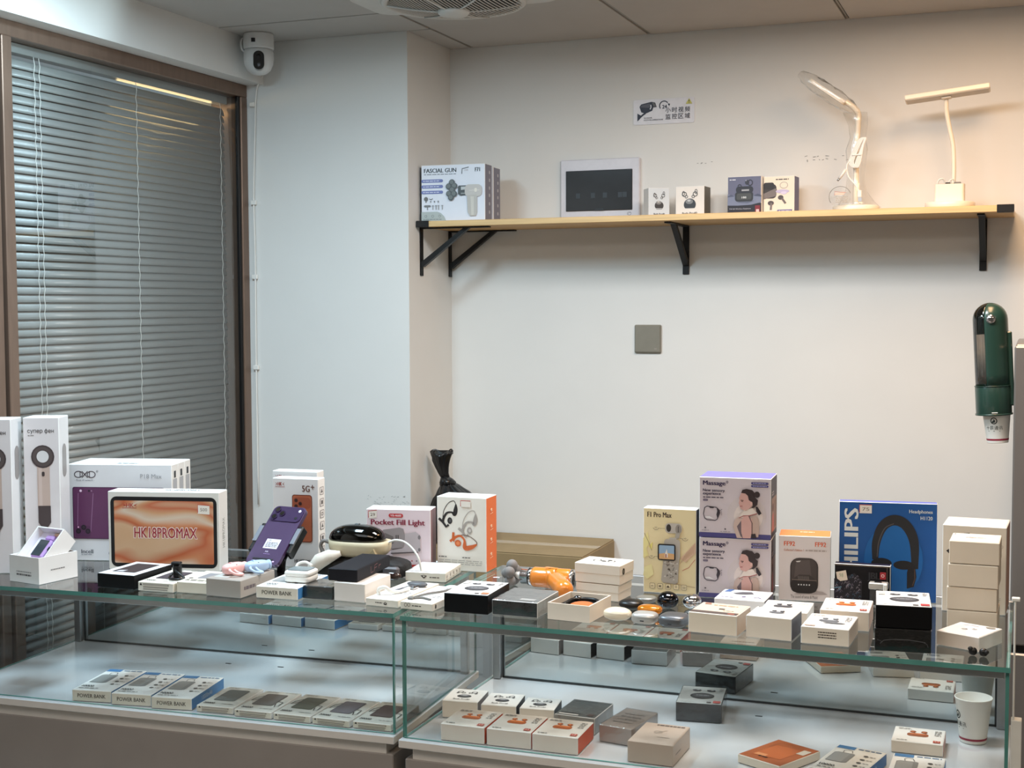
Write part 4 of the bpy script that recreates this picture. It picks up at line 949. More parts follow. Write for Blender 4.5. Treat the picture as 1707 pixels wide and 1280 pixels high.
def mass_front(P):
    def q(pts): return [((x - 60) / 1265, 1 - (y - 205 - .03 * (x - 60)) / 1040) for x, y in pts]
    IN = (74, 68, 120); SK = (206, 160, 150); DK = (54, 40, 40)
    P.circ((900 - 60) / 1265, .39, .27, (206, 192, 190)).circ((930 - 60) / 1265, .36, .20, (222, 206, 198))
    P.rect(0, 0, 1, .075, IN)
    P.text('Massage', .052, .845, .37, .94, (46, 34, 70), .03).ring(.392, .925, .016, .02, .006, (46, 34, 70), 16)
    P.text('New sensory', .052, .745, .36, .805, (50, 38, 62), .025).text('experience', .052, .69, .305, .75, (50, 38, 62), .025)
    P.dashes(.055, .655, .36, .675, 1, (80, 68, 84), 6, .8); P.rr(.055, .60, .125, .635, (120, 108, 124), .3)
    P.rr(.725, .905, .965, .94, IN, .5).dashes(.75, .917, .94, .928, 1, (180, 176, 210), 6, .9).rr(.725, .857, .965, .892, IN, .5).dashes(.75, .869, .94, .88, 1, (180, 176, 210), 6, .9, 4)
    P.line(q([(160, 740), (140, 850), (160, 920), (200, 950), (350, 962), (385, 940), (430, 830), (420, 780), (370, 735), (200, 715), (160, 740)]), .0017, (70, 60, 66))
    P.poly(q([(230, 722), (330, 730), (320, 748), (260, 746)]), (44, 38, 42)).poly(q([(370, 735), (425, 790), (425, 850), (390, 930), (370, 860), (385, 800)]), (58, 50, 56)).poly(q([(170, 895), (250, 890), (330, 935), (180, 915)]), (232, 226, 224)).line(q([(430, 790), (470, 770)]), .001, (110, 100, 108)).line(q([(460, 800), (460, 870)]), .001, (140, 130, 138))
    P.ell(.09, .155, .012, .012, (70, 60, 66)).dashes(.04, .105, .14, .12, 1, (140, 130, 134), 3, .6).ell(.37, .145, .012, .012, (70, 60, 66)).dashes(.30, .095, .44, .11, 1, (140, 130, 134), 3, .6)
    P.poly(q([(990, 900), (1060, 880), (1110, 930), (1125, 1100), (1110, 1240), (990, 1245)]), (190, 162, 148))
    P.poly(q([(690, 960), (760, 890), (830, 930), (760, 1060), (830, 1262), (735, 1258), (670, 1070)]), (198, 172, 160))
    P.poly(q([(735, 1060), (830, 930), (815, 1180), (840, 1262), (800, 1230)]), (112, 96, 100))
    P.poly(q([(860, 770), (1010, 740), (1090, 835), (920, 880), (770, 925), (790, 870)]), (222, 206, 194)).line(q([(770, 915), (850, 875), (960, 870), (1085, 835)]), .0018, (160, 90, 84))
    P.poly(q([(810, 960), (850, 885), (930, 872), (1000, 935), (1010, 1100), (975, 1262), (840, 1262), (812, 1150)]), SK)
    P.line(q([(945, 880), (1000, 1000), (1000, 1230)]), .0016, (84, 66, 66)).poly(q([(985, 1190), (1060, 1180), (1080, 1262), (990, 1262)]), (50, 42, 46))
    P.poly(q([(812, 470), (880, 470), (950, 540), (1000, 640), (1005, 700), (950, 745), (890, 785), (800, 760), (783, 705), (766, 655), (778, 600), (772, 560)]), SK)
    P.poly(q([(806, 480), (830, 425), (900, 410), (1000, 430), (1045, 480), (1050, 560), (1100, 600), (1090, 680), (1040, 730), (985, 745), (1015, 690), (1000, 640), (965, 620), (940, 600), (925, 530), (880, 490)]), DK).ell(*q([(1085, 507)])[0], .040, .05, DK)
    P.poly(q([(1060, 715), (1095, 715), (1165, 830), (1120, 862), (1075, 800)]), (44, 34, 38)).line(q([(800, 605), (850, 610)]), .0013, (80, 54, 54)).poly(q([(805, 622), (845, 620), (830, 634)]), (70, 48, 50)).line(q([(785, 712), (830, 705)]), .0014, (172, 96, 96)).ell(*q([(985, 660)])[0], .018, .03, (214, 170, 158))
def mass_side(P):
    P.rect(.10, .10, .90, .66, (160, 138, 128)).poly([(.14, .10), (.50, .10), (.46, .40), (.16, .38)], (186, 112, 108)).poly([(.52, .14), (.86, .14), (.86, .62), (.52, .58)], (128, 112, 100)).ell(.30, .50, .10, .07, (90, 66, 60)); P.dashes(.12, .70, .42, .78, 2, (190, 188, 196), 2, .6)
ML = {'front': (206, 192, 194), 'top': (122, 116, 196), 'right': (72, 70, 84), 'left': (72, 70, 84)}
for k, (nm, c, z) in enumerate((('lilac neck massager box at the bottom of the stack of two', (-.581, 2.884), ZT), ('lilac neck massager box on top of the stack, lid side violet', (-.580, 2.882), ZT + .1295))):
    carton('massager_box', nm, 'box', c, z, 4.5 - 1.5 * k, .151, .100, .1275, ML, 'stacked neck massager boxes', {'front': mass_front, 'right': mass_side})

def ff_front(P):
    P.text('FF92', .10, .845, .315, .915, (222, 92, 42), .02).text('FF92', .70, .845, .915, .915, (222, 92, 42), .02)
    P.text("Collector's Edition", .10, .765, .455, .80, (190, 110, 70), .004).rect(.48, .768, .485, .80, (190, 120, 80)).dashes(.52, .77, .92, .795, 1, (176, 160, 152), 6, .9)
    P.poly([(.30, .10), (.95, .115), (.86, .155), (.50, .17)], (172, 158, 154))
    P.rr(.225, .12, .765, .665, (44, 36, 34), .32).rr(.245, .15, .745, .655, (70, 58, 54), .30).poly([(.30, .36), (.34, .62), (.60, .64), (.64, .36)], (86, 74, 70)).rr(.245, .135, .745, .335, (40, 32, 30), .35).poly([(.27, .335), (.40, .41), (.60, .41), (.72, .335), (.60, .31), (.38, .31)], (60, 50, 46))
    for k in range(8): P.line([(.39 + k * .028, .33), (.38 + k * .028, .385)], .0007, (140, 128, 120))
    P.poly([(.33, .615), (.43, .625), (.41, .605), (.36, .60)], (220, 212, 206)).line([(.26, .33), (.74, .325)], .0009, (150, 128, 116))
    for k in range(5): P.ell(.39 + k * .052, .255, .014, .011, (222, 218, 214))
    P.text('The sound of sense & Music', .24, .045, .76, .095, (92, 80, 74), 0.)
carton('speaker_box', 'orange topped speaker box beside the massager stack', 'box', (-.440, 2.897), ZT, 7, .106, .078, .137, {'front': (220, 208, 204), 'top': (240, 140, 72), 'right': (60, 44, 40), 'left': (230, 130, 70)}, None, {'front': ff_front, 'top': lambda P: P.dashes(.40, .56, .68, .70, 1, (252, 224, 196), 4, .8)})
def ph_front(P):
    W_ = (226, 228, 224)
    P.text('PHILIPS', .055, .15, .20, .935, W_, .045, up=True)
    sticker(P, .21, .885, .335, .97, '75', .0)
    P.text('Headphones', .715, .89, .95, .935, W_, .01).text('H1120', .83, .835, .95, .872, W_, .01)
    P.ell(.56, .42, .30, .36, (24, 98, 164))
    KK = (40, 38, 40)
    P.line([(.375, .42), (.385, .60), (.45, .76), (.56, .825), (.68, .78), (.765, .62), (.78, .34)], .015, KK, [.012, .017, .020, .022, .021, .019, .013], True).line([(.395, .45), (.41, .60), (.47, .74), (.56, .79)], .002, (86, 80, 80), None, True)
    P.ell(.44, .385, .105, .055, (30, 28, 30)).ell(.665, .375, .105, .045, (34, 32, 34)).poly([(.72, .40), (.78, .38), (.795, .26), (.77, .16), (.70, .14), (.70, .30)], (36, 32, 34)).line([(.775, .34), (.78, .24), (.755, .17)], .0016, (90, 64, 54))
carton('headphone_box', 'large blue headphone box with white vertical lettering', 'box', (-.274, 2.927), ZT, 6.5, .198, .026, .208, {'front': (24, 84, 150), 'top': (92, 104, 188), 'right': (70, 96, 176)}, None, {'front': ph_front}, flap=False)
def jbl_front(P):
    rnd = random.Random(11)
    P.rect(.93, .0, .95, .97, (74, 60, 52))
    P.poly([(.0, .0), (.0, .62), (.16, .66), (.36, .78), (.50, .60), (.50, .20), (.46, .0)], (26, 22, 30))
    for k in range(90):
        a, b = rnd.uniform(.02, .46), rnd.uniform(.02, .70); l = rnd.uniform(.02, .05); c = rnd.choice([(128, 116, 128), (86, 74, 92), (70, 100, 120), (168, 156, 160), (96, 84, 90)]); P.line([(a, b), (a + l * .5, b + l * 1.3), (a + l, b + l * .4)], .0009, c)
    P.line([(.0, .40), (.14, .44), (.10, .36)], .0016, (110, 150, 168))
    P.poly([(.04, .80), (.215, .86), (.25, .62), (.12, .58), (.06, .64)], (226, 206, 184)).text('98', .10, .68, .17, .78, (150, 156, 120))
    P.text('JBL', .60, .62, .82, .84, (34, 32, 36), .03).rr(.82, .68, .925, .86, (170, 44, 50), .1).ring(.87, .77, .03, .04, .012, (236, 200, 196), 16)
    P.line([(0, .985), (1, .985)], .0008, (150, 130, 110))
carton('speaker_box', 'black box with a small red emblem in front of the blue box', 'box', (-.318, 2.873), ZT, 1.5, .113, .022, .084, {'front': (24, 21, 23), 'top': (34, 28, 44), 'right': (16, 15, 16)}, None, {'front': jbl_front, 'right': lambda P: P.rect(.9, 0, .96, 1, (130, 112, 92))}, flap=False)
t = thing('clear_case', 'small clear plastic case between the black emblem box and black boxes', 'case', (-.281, 2.826, ZT))
obj('clear_body', box(-.017, .017, -.009, .009, 0, .044, .002), M_CLEAR, t)
obj('silver_top', box(-.019, .019, -.010, .010, .044, .058, .002), mat('pale_metal', (186, 182, 174), .3, .4), t)
obj('dark_slot', box(-.008, .006, -.005, .005, .058, .0592), M_BLACKPL, t)
obj('clip_tab', box(.010, .018, -.012, -.010, .034, .056, .001), M_WHITEPL, t)

# right hand end: tall box, cream stack, white box
def tall_front(P): P.line([(.27, .86), (.34, .905), (.42, .915), (.42, .87)], .0024, (52, 44, 42)).poly([(.06, .70), (.12, .73), (.12, .66)], (44, 38, 38)).dashes(.84, .14, .92, .20, 3, (200, 186, 168), 1, .4).ring(.92, .78, .03, .02, .008, (180, 164, 150), 14)
carton('headphone_box', 'tall cream box behind the stack of plain cream boxes', 'box', (-.097, 2.916), ZT, -2.5, .122, .110, .176, {'front': (228, 216, 198), 'top': (240, 230, 214), 'right': (196, 150, 132)}, None, {'front': tall_front})
P_TOP = lambda P: (P.ell(.42, .50, .05, .05, (120, 110, 104)), P.dashes(.3, .4, .7, .6, 1, (214, 200, 188), 4, .3), P.ell(.06, .85, .02, .03, (150, 120, 110)))
for k in range(4):
    nm = ('plain cream box at the bottom of the stack of four', 'plain cream box second from the bottom of the stack of four', 'plain cream box second from the top of the stack of four', 'plain cream box on top of the stack of four')[k]
    carton('earbud_box', nm, 'box', (-.094 + (.0, -.0016, .001, .002)[k], 2.725 + (.0, .001, -.001, .001)[k]), ZT + k * .0440, -1.5 + (.0, .6, -.5, .3)[k], .090, .094, .0425, {'front': (230, 216, 196), 'top': (242, 232, 218)}, 'stack of plain cream boxes', {'top': P_TOP} if k == 3 else None, base=(230, 216, 196), flap=k == 3)
carton('earbud_box', 'low white box with earphone picture at the right showcase corner', 'box', (-.096, 2.597), ZT, -24, .082, .092, .0265, {'front': (238, 226, 214), 'top': (244, 238, 232)}, None, {'top': lambda P: (P.line([(.20, .78), (.36, .84), (.56, .80)], .0014, (190, 160, 156)), P.ell(.40, .46, .07, .05, (186, 180, 176)), P.ell(.44, .48, .02, .02, (50, 46, 46)), P.ell(.58, .56, .06, .05, (206, 200, 196)), P.ell(.56, .58, .018, .018, (60, 54, 54)), P.ell(.80, .86, .11, .07, (170, 158, 144)))})
t = thing('earbuds', 'pair of tiny black earbuds lying before the white corner box', 'earphones', (-.078, 2.517, ZT + .0003))
for k, (x, y) in enumerate(((-.009, 0), (.009, -.003))):
    b = obj('earbud', add_super(B(), x, y, .0075, .0075, .0065, .0072, .9, .9, 16, 10), M_BLACKPL, t)
    obj('ear_tip', add_super(B(), x + (-.004 if k == 0 else .005), y - .003, .0125 if k == 0 else .009, .0045, .0045, .004, 1, 1, 12, 8), mat('black_rubber', (24, 24, 25), .7), b)
for k, (nm, z) in enumerate((('black box with film creases under the white lidded one', ZT), ('black box with white lid and grey earphone picture, upper of two', ZT + .0425))):
    carton('earbud_box', nm, 'box', (-.2105, 2.557), z, 5 + k, .097, .126, .0405, {'top': (238, 236, 232) if k else (30, 30, 32)}, 'black earphone boxes', {'top': lambda P: oval_top(P, (214, 72, 74))} if k else {'front': lambda P: P.line([(.10, .34), (.16, .48), (.30, .54), (.60, .56), (.90, .48)], .0008, (120, 120, 124)).line([(.04, .50), (.12, .44), (.10, .30)], .0008, (90, 90, 94)).line([(.84, .52), (.93, .40), (.95, .26)], .0008, (90, 90, 94))}, base=(11, 11, 13), film=not k)
ORG = (186, 96, 44)
def ebox(nm, c, z, rot, w, d, h, fn, right=None, label_front=None, top=(240, 236, 230), front=(232, 220, 204), group=None, film=False):
    pr = {'top': fn}
    if label_front: pr['front'] = label_front
    return carton('earbud_box', nm, 'box', c, z, rot, w, d, h, {'top': top, 'front': front, 'right': right or front}, group, pr, film=film)
ebox('white earphone box with orange case picture near the black boxes', (-.326, 2.682), ZT, 2, .092, .108, .037, lambda P: buds_top(P, ORG), (220, 196, 184))
ebox('cream earphone box with three rows of lettering on its front', (-.341, 2.553), ZT, -1.7, .087, .112, .032, lambda P: (buds_top(P, (104, 106, 110), False, '', 4), P.rect(.06, .04, .28, .09, (206, 168, 150)), P.ell(.62, .34, .24, .04, (120, 122, 126))), None, lambda P: P.dashes(.36, .36, .74, .80, 3, (70, 58, 50), 9, .42))
ebox('white earphone box with navy side and round grey case picture', (-.4435, 2.546), ZT, -4.5, .086, .080, .042, lambda P: (art_buds(P, (92, 94, 98), .56, .5, .17, False), P.ell(.08, .9, .02, .025, (110, 106, 104))), (62, 60, 72), None)
carton('earbud_box', 'white earphone box partly hidden behind the navy sided one', 'box', (-.441, 2.680), ZT, 1, .092, .096, .026, {'front': (226, 216, 204), 'top': (242, 234, 224)}, None, {'top': lambda P: (art_buds(P, (70, 70, 74), .42, .46, .20, True), P.line([(.66, .24), (.76, .20), (.84, .22)], .0014, (90, 90, 94)), P.dashes(.70, .70, .92, .76, 1, (170, 160, 150), 3, .5))})
carton('headphone_box', 'flat white box with navy side leaning picture near the speaker box', 'box', (-.545, 2.773), ZT, -1, .103, .094, .022, {'front': (240, 236, 234), 'top': (240, 238, 240), 'right': (92, 92, 116)}, None, {'top': lambda P: (P.poly([(.06, .70), (.18, .70), (.22, .96), (.10, .96)], (86, 120, 178)), P.poly([(.26, .60), (.42, .76), (.60, .80), (.68, .62), (.54, .52), (.34, .50)], (92, 92, 98)), P.line([(.74, .24), (.82, .30), (.90, .20)], .003, (110, 100, 140)), P.poly([(.50, .22), (.58, .26), (.56, .36), (.50, .30)], (110, 100, 140)), P.dashes(.10, .10, .40, .22, 2, (150, 146, 170), 4, .4))})
ebox('cream earphone box with a dark band along its lid edge', (-.549, 2.555), ZT, -5, .095, .092, .039, lambda P: (P.rect(.02, .02, .98, .20, (92, 78, 74)), P.rect(.78, .05, .92, .14, (170, 100, 84)), P.dashes(.30, .72, .80, .86, 1, (206, 170, 140), 4, .5), P.rr(.50, .42, .62, .50, (70, 60, 56), .2), P.dashes(.62, .30, .84, .36, 1, (160, 140, 120), 3, .5), P.poly([(.10, .80), (.24, .80), (.20, .94), (.08, .94)], (176, 130, 112))), (206, 186, 166), None, (222, 206, 184), (232, 218, 198))

# ------------------------------------------------------------------ boxes inside the right showcase
clipc = (46, 44, 46)
for nm, c, rot, w, d, h, rt in (('white clip earphone box at the left of the rear row', (-1.122, 2.658), 7, .078, .090, .037, (130, 124, 122)), ('white clip earphone box in the middle of the rear row', (-1.036, 2.660), 8, .076, .088, .036, (40, 38, 40)), ('white clip earphone box at the right of the rear row', (-.952, 2.662), 7, .074, .078, .035, (22, 22, 24))):
    ebox(nm, c, ZF, rot, w, d, h, clip_buds_top, rt, None, group='clip earphone boxes in the rear row')
for nm, c, rot, w in (('orange sided earphone box at the left of the front row', (-1.051, 2.524), 1, .094), ('orange sided earphone box in the middle of the front row', (-.953, 2.526), 1.5, .093), ('orange sided earphone box at the right of the front row', (-.856, 2.526), 1, .094)):
    ebox(nm, c, ZF, rot, w, .108, .034, lambda P: buds_top(P, ORG, True, '', 3), (206, 84, 42), None, (232, 222, 210), (234, 224, 214), 'orange sided earphone boxes')
carton('wrapped_box', 'dark grey film wrapped box behind the front row boxes', 'box', (-.856, 2.662), ZF, -3, .088, .112, .034, {'top': (104, 106, 104), 'front': (150, 148, 142), 'right': (134, 132, 128)}, film=True, coat=.3, prints={'top': lambda P: P.dashes(.10, .13, .60, .19, 1, (66, 66, 64), 6, .9).rect(.76, .08, .90, .22, (96, 78, 74)).rect(.08, .03, .56, .10, (186, 182, 176))})
carton('wrapped_box', 'taupe grey film wrapped box between the front row and the beige box', 'box', (-.750, 2.629), ZF, -9, .071, .128, .034, base=(160, 148, 140), film=True, coat=.3, prints={'top': lambda P: P.dashes(.2, .2, .8, .8, 4, (140, 130, 124), 4, .3)})
carton('earbud_box', 'beige plain box nearest the front glass in the right showcase', 'box', (-.662, 2.534), ZF, -1.5, .090, .124, .041, base=(196, 178, 164), coat=.15, prints={'top': lambda P: P.dashes(.30, .86, .92, .94, 1, (110, 98, 92), 8, .7).ring(.46, .55, .10, .06, .02, (170, 156, 144)).line([(.40, .48), (.62, .66)], .0016, (172, 158, 146)).rect(.52, .30, .80, .315, (150, 136, 126)), 'right': lambda P: P.dashes(.14, .40, .44, .50, 1, (120, 106, 98), 4, .6)})
carton('wrapped_box', 'black film wrapped earphone box with silver lid alone in the middle', 'box', (-.645, 2.826), ZF, 7, .095, .128, .039, base=(20, 21, 24), cols={'top': (232, 234, 230)}, film=True, coat=.3, prints={'top': lambda P: oval_top(P, (188, 90, 84), False)})
# orange lidded box turned on the board
carton('gadget_box', 'flat box with copper orange lid turned askew on the lower board', 'box', (-.437, 2.575), ZF, -27, .098, .128, .0165, {'top': (178, 96, 52), 'front': (226, 214, 196)}, None, {'top': lambda P: P.poly([(.18, .16), (.78, .24), (.80, .80), (.22, .74)], (196, 104, 54)).poly([(.20, .18), (.46, .20), (.44, .30), (.22, .28)], (226, 150, 100)).rect(.78, .62, .95, .84, (222, 206, 186)).dashes(.34, .145, .54, .19, 1, (70, 40, 24), 2, .9).line([(.16, .60), (.20, .86), (.50, .90)], .001, (140, 70, 40))}, base=(226, 214, 196))
carton('power_bank_box', 'white power bank box with blue side beside the copper lidded box', 'box', (-.3045, 2.556), ZF, -13, .094, .150, .0240, {'right': (52, 112, 170), 'front': (232, 224, 208), 'top': (230, 226, 218)}, 'white power bank boxes', {'top': lambda P: power_top(P, 9), 'front': power_front, 'right': power_side})
pb('white power bank box in front of the paper cup and orange picture box', (-.1830, 2.546), ZF, -.8, .148, .094, 12)
ebox('white earphone box with brown case picture beside the paper cup', (-.1935, 2.752), ZF, 0, .097, .094, .0235, lambda P: buds_top(P, (150, 84, 50), True, '', 6), (206, 150, 138), None)

# ------------------------------------------------------------------ boxes inside the left showcase
for k, (nm, c) in enumerate((('leftmost of the three power bank boxes inside the left showcase', (-1.944, 2.530)), ('middle one of the three power bank boxes in the left showcase', (-1.844, 2.537)), ('rightmost of the three power bank boxes, its blue side showing', (-1.744, 2.543)))):
    pb(nm, c, ZF, 9.3, .172, .094, 20 + k, 'power bank boxes in the left showcase')
for k, (nm, c, rot, col, st) in enumerate((('slim white box with plain grey panel next to blue sided box', (-1.633, 2.540), 5, (118, 120, 116), False), ('slim white box with brown grey strapped bank, second in its row', (-1.537, 2.540), 3.4, (112, 104, 98), True), ('slim white box with olive strapped bank picture, third in its row', (-1.443, 2.545), 1.5, (96, 94, 78), True), ('slim white box with violet grey strapped bank, fourth in its row', (-1.350, 2.547), .5, (112, 104, 108), True), ('slim white box with dark brown strapped bank against the glass end', (-1.2585, 2.552), 1.5, (90, 74, 70), True))):
    carton('power_bank_box', nm, 'box', c, ZF, rot, .087, .146, .0145, {'top': (214, 210, 200), 'front': (226, 218, 202)}, 'slim power bank boxes', {'top': (lambda P, col=col, st=st, k=k: slim_top(P, col, st, k)), 'front': slim_front}, coat=.2)

# ------------------------------------------------------------------ boxes on the shelf
ZS = 1.914
def gun_front(P):
    BL = (112, 124, 178); G1 = (88, 96, 98)
    P.text('FASCIAL GUN', .043, .865, .555, .94, (52, 60, 66), .03).dashes(.043, .825, .55, .842, 1, (130, 138, 146), 9, .8)
    P.line([(.64, .83), (.645, .92), (.75, .945)], .0026, (90, 96, 98)).text('199', .68, .88, .74, .905, (170, 160, 158))
    P.text('F71', .845, .865, .925, .935, (52, 60, 62), .03)
    for v in (.69, .588, .487): P.rr(-.0, v, .345, v + .055, BL, .5).dashes(.03, v + .018, .30, v + .036, 1, (206, 212, 232), 6, .9)
    P.poly([(.29 + .0, 0)] + [(.0, 0), (.0, .165), (.25, .165), (.31, .14), (.36, .08), (.39, 0)], (176, 186, 184))
    for u in (.07, .18, .29): P.ring(u, .085, .02, .023, .005, (110, 116, 116), 14)
    P.dashes(.03, .02, .33, .035, 1, (120, 126, 126), 7, .7)
    P.circ(.075, .395, .032, (110, 112, 112)).rect(.068, .33, .082, .37, (110, 112, 112)).line([(.13, .40), (.145, .385), (.165, .385), (.18, .405)], .002, (100, 104, 104)).rr(.045, .25, .15, .285, (120, 124, 126), .5).rect(.092, .20, .104, .25, (120, 124, 126))
    for u in (.15, .21, .27): P.poly([(u - .012, .36), (u + .012, .36), (u, .32)], (120, 124, 126))
    for u in (.185, .235, .275, .335): P.rect(u - .005, .20, u + .005, .27, (140, 144, 146)).rect(u - .014, .268, u + .014, .28, (140, 144, 146))
    P.poly([(.585, .60), (.60, .62), (.715, .62), (.715, .45), (.62, .44), (.585, .47)], (74, 80, 82)).poly([(.63, .60), (.71, .60), (.71, .55), (.63, .54)], (190, 196, 196)).rect(.63, .47, .71, .49, (150, 156, 156))
    P.rr(.69, .42, .955, .635, (194, 192, 188), .35).poly([(.725, .45), (.88, .45), (.88, .14), (.86, .075), (.77, .075), (.735, .14)], (186, 184, 178)).poly([(.78, .42), (.83, .42), (.83, .09), (.79, .09)], (204, 202, 194)).rr(.84, .50, .88, .57, (226, 222, 210), .4).line([(.76, .53), (.92, .53)], .0012, (226, 222, 216))
    for a, b in ((.49, .68), (.44, .61), (.53, .615), (.495, .545), (.445, .48), (.525, .475), (.475, .41)): P.circ(a, b, .046, (78, 86, 88)).circ(a - .006, b + .008, .032, (112, 120, 120))
def gun_side(P):
    for v in (.15, .3, .45, .58, .72, .86): P.rr(.52, v - .03, .72, v + .03, (188, 190, 198), .4)
GC = {'front': (224, 230, 240), 'right': (122, 122, 140), 'left': (90, 94, 108), 'top': (226, 230, 236)}
carton('massage_gun_box', 'white massage gun box in front on the left end of the shelf', 'box', (-1.700, 3.980), ZS, 3, .212, .066, .174, GC, 'massage gun boxes', {'front': gun_front, 'right': gun_side})
carton('massage_gun_box', 'second massage gun box hidden behind the front one on the shelf', 'box', (-1.702, 4.057), ZS, 3, .212, .066, .170, GC, 'massage gun boxes', {'front': gun_front, 'right': gun_side})
def round_front(P):
    W, H = P.W, P.H; k = W / H
    P.poly([(.5 + .21 * math.cos(R(a)), .40 + .20 * k * math.sin(R(a))) for a in range(-38, 219, 8)], (56, 58, 62)).ell(.48, .50, .13, .085 * k, (128, 130, 132)).ell(.47, .53, .06, .035 * k, (188, 190, 190)).rect(.36, .275, .64, .29, (96, 100, 104))
    for q in (-1, 1):
        P.ring(.5 + q * .19, .74, .085, .085 * k, .024, (62, 60, 60), 18).ring(.5 + q * .12, .66, .055, .055 * k, .02, (70, 68, 68), 16).ring(.5 + q * .22, .82 if q > 0 else .77, .05, .08 * k, .02, (70, 68, 68), 16)
    P.text('Buds Pro40', .24, .085, .76, .15, (56, 54, 54), .015)
carton('earbud_box', 'small white earphone box beside the distribution box, bluish front', 'box', (-1.083, 4.098), ZS, 30, .066, .060, .090, {'front': (208, 216, 222), 'right': (150, 138, 130), 'top': (214, 218, 220)}, 'round case earphone boxes on the shelf', {'front': round_front, 'right': lambda P: P.text('Buds Pro40', .42, .25, .56, .70, (60, 54, 50), .01, up=True)})
carton('earbud_box', 'white earphone box with a round case picture facing the room', 'box', (-.970, 4.105), ZS, -4, .090, .066, .0915, {'front': (232, 226, 218), 'right': (84, 80, 70)}, 'round case earphone boxes on the shelf', {'front': round_front})
def dark_front(P):
    P.rect(.0, .0, 1, .30, (38, 36, 44)); P.poly([(0, .30), (0, .55), (.25, .50), (.6, .52), (1, .50), (1, .32), (.7, .26), (.3, .25), (0, .26)], (122, 130, 154)).poly([(0, .50), (.1, .54), (.22, .49), (0, .47)], (84, 90, 112)).poly([(.75, .49), (.9, .54), (1, .5), (1, .46)], (76, 82, 104)).poly([(.28, .33), (.5, .40), (.8, .36), (.6, .30)], (96, 104, 126))
    P.dashes(.06, .905, .24, .93, 1, (226, 228, 236), 2, .9)
    P.rr(.22, .35, .76, .60, (50, 52, 56), .30).rr(.27, .40, .71, .56, (74, 76, 76), .3).rr(.25, .57, .76, .74, (46, 46, 54), .45).rect(.42, .62, .64, .66, (170, 172, 178)).text('188', .42, .43, .56, .48, (226, 230, 232), .02)
    P.ring(.36, .74, .06, .06, .02, (52, 52, 62), 14, 0, 180).ell(.58, .84, .06, .06, (56, 56, 66)).ring(.67, .83, .08, .08, .022, (50, 50, 60), 18).ell(.55, .89, .02, .02, (150, 150, 165))
    P.text('TW-05 Wireless Earphone', .05, .14, .70, .18, (196, 196, 206), .006).rect(.82, .05, .97, .24, (128, 40, 50)).rect(.85, .07, .94, .14, (230, 196, 190)).dashes(.06, .05, .6, .08, 1, (150, 150, 160), 4, .6)
carton('earbud_box', 'dark blue grey earphone box with open case picture on the shelf', 'box', (-.803, 4.098), ZS, -5, .103, .060, .115, {'front': (104, 106, 130), 'left': (226, 220, 214), 'top': (224, 222, 220)}, None, {'front': dark_front})
def purp_front(P):
    P.rr(-.0, .42, .42, .80, (58, 52, 50), .30).poly([(0, .40), (.40, .48), (.44, .66), (.38, .68), (0, .55)], (122, 112, 108)).rr(.0, .66, .34, .84, (44, 38, 36), .3)
    P.dashes(.40, .90, .82, .93, 1, (92, 84, 80), 4, .9).ring(.66, .76, .13, .085, .012, (150, 140, 140), 22).ell(.62, .60, .22, .05, (196, 186, 214)).ell(.66, .56, .10, .04, (214, 204, 228))
    P.ell(.56, .44, .09, .06, (84, 76, 74)).line([(.60, .42), (.72, .28)], .006, (110, 100, 98)).ell(.24, .30, .10, .06, (84, 76, 74)).line([(.26, .30), (.24, .12)], .006, (120, 110, 106)).poly([(.42, .03), (.90, .03), (.94, .12), (.46, .12)], (110, 104, 150)).dashes(.5, .055, .88, .095, 1, (214, 210, 232), 4, .9)
carton('earbud_box', 'pale earphone box with violet side behind the dark blue grey one', 'box', (-.702, 4.103), ZS, -4, .092, .060, .112, {'front': (238, 224, 204), 'right': (84, 84, 126)}, None, {'front': purp_front})
# ------------------------------------------------------------------ purple phone on its stand
t = thing('smartphone', 'purple smartphone seen from behind, leaning on a black stand', 'phone', (-1.625, 2.662, 1.062), rot=(R(-46), 0, R(-7)))
M_PUR = mat('purple_phone', (74, 52, 86), .36, .25, coat=.3, var=.02)
XZ = (V((0, 0, 0)), V((1, 0, 0)), V((0, 0, 1)), V((0, -1, 0)))
obj('phone_body', add_prism(B(), rrect(-.046, 0, .046, .166, .013, n=6), -.0045, .0045, XZ), M_PUR, t)
pl = obj('camera_plate', add_prism(B(), rrect(-.043, .122, .043, .163, .011, n=6), .0045, .0066, XZ), mat('purple_plate', (66, 48, 84), .25, .3, coat=.5), t)
def disc_xz(name, x, z, r, y0, y1, m, par):
    obj(name, add_prism(B(), [(x + r * math.cos(2 * math.pi * k / 20), z + r * math.sin(2 * math.pi * k / 20)) for k in range(20)], y0, y1, XZ), m, par)
for x, z in ((-.030, .153), (-.031, .133), (-.013, .143)):
    disc_xz('lens_ring', x, z, .0082, .0066, .0086, mat('lens_purple', (58, 40, 74), .25, .5), pl); disc_xz('lens_glass', x, z, .0058, .0086, .0089, M_BLACKGL, pl)
disc_xz('flash', .032, .153, .0036, .0066, .0074, mat('flash_white', (240, 236, 250), .3), pl); disc_xz('sensor', .030, .133, .0036, .0066, .0072, M_BLACKPL, pl)
P = Print((V((-.046, -.0045, 0)), V((1, 0, 0)), V((0, 0, 1)), V((0, -1, 0))), .092, .166, .0003)
P.poly([(.30, .27), (.73, .27), (.73, .43), (.30, .43)], (228, 226, 234)).text('HK', .36, .395, .46, .42, (60, 56, 70), .02).dashes(.34, .29, .70, .38, 4, (70, 64, 84), 6, .5).text('HK', .44, .205, .54, .228, (222, 214, 232), .02).dashes(.42, .17, .62, .185, 1, (150, 126, 172), 4, .6).ell(.83, .06, .035, .012, (206, 180, 216))
P.done(t, 'back_print')
st = thing('phone_stand', 'black folding phone stand gripping the purple phone', 'stand', (-1.622, 2.70, ZT + .0003), R(-7))
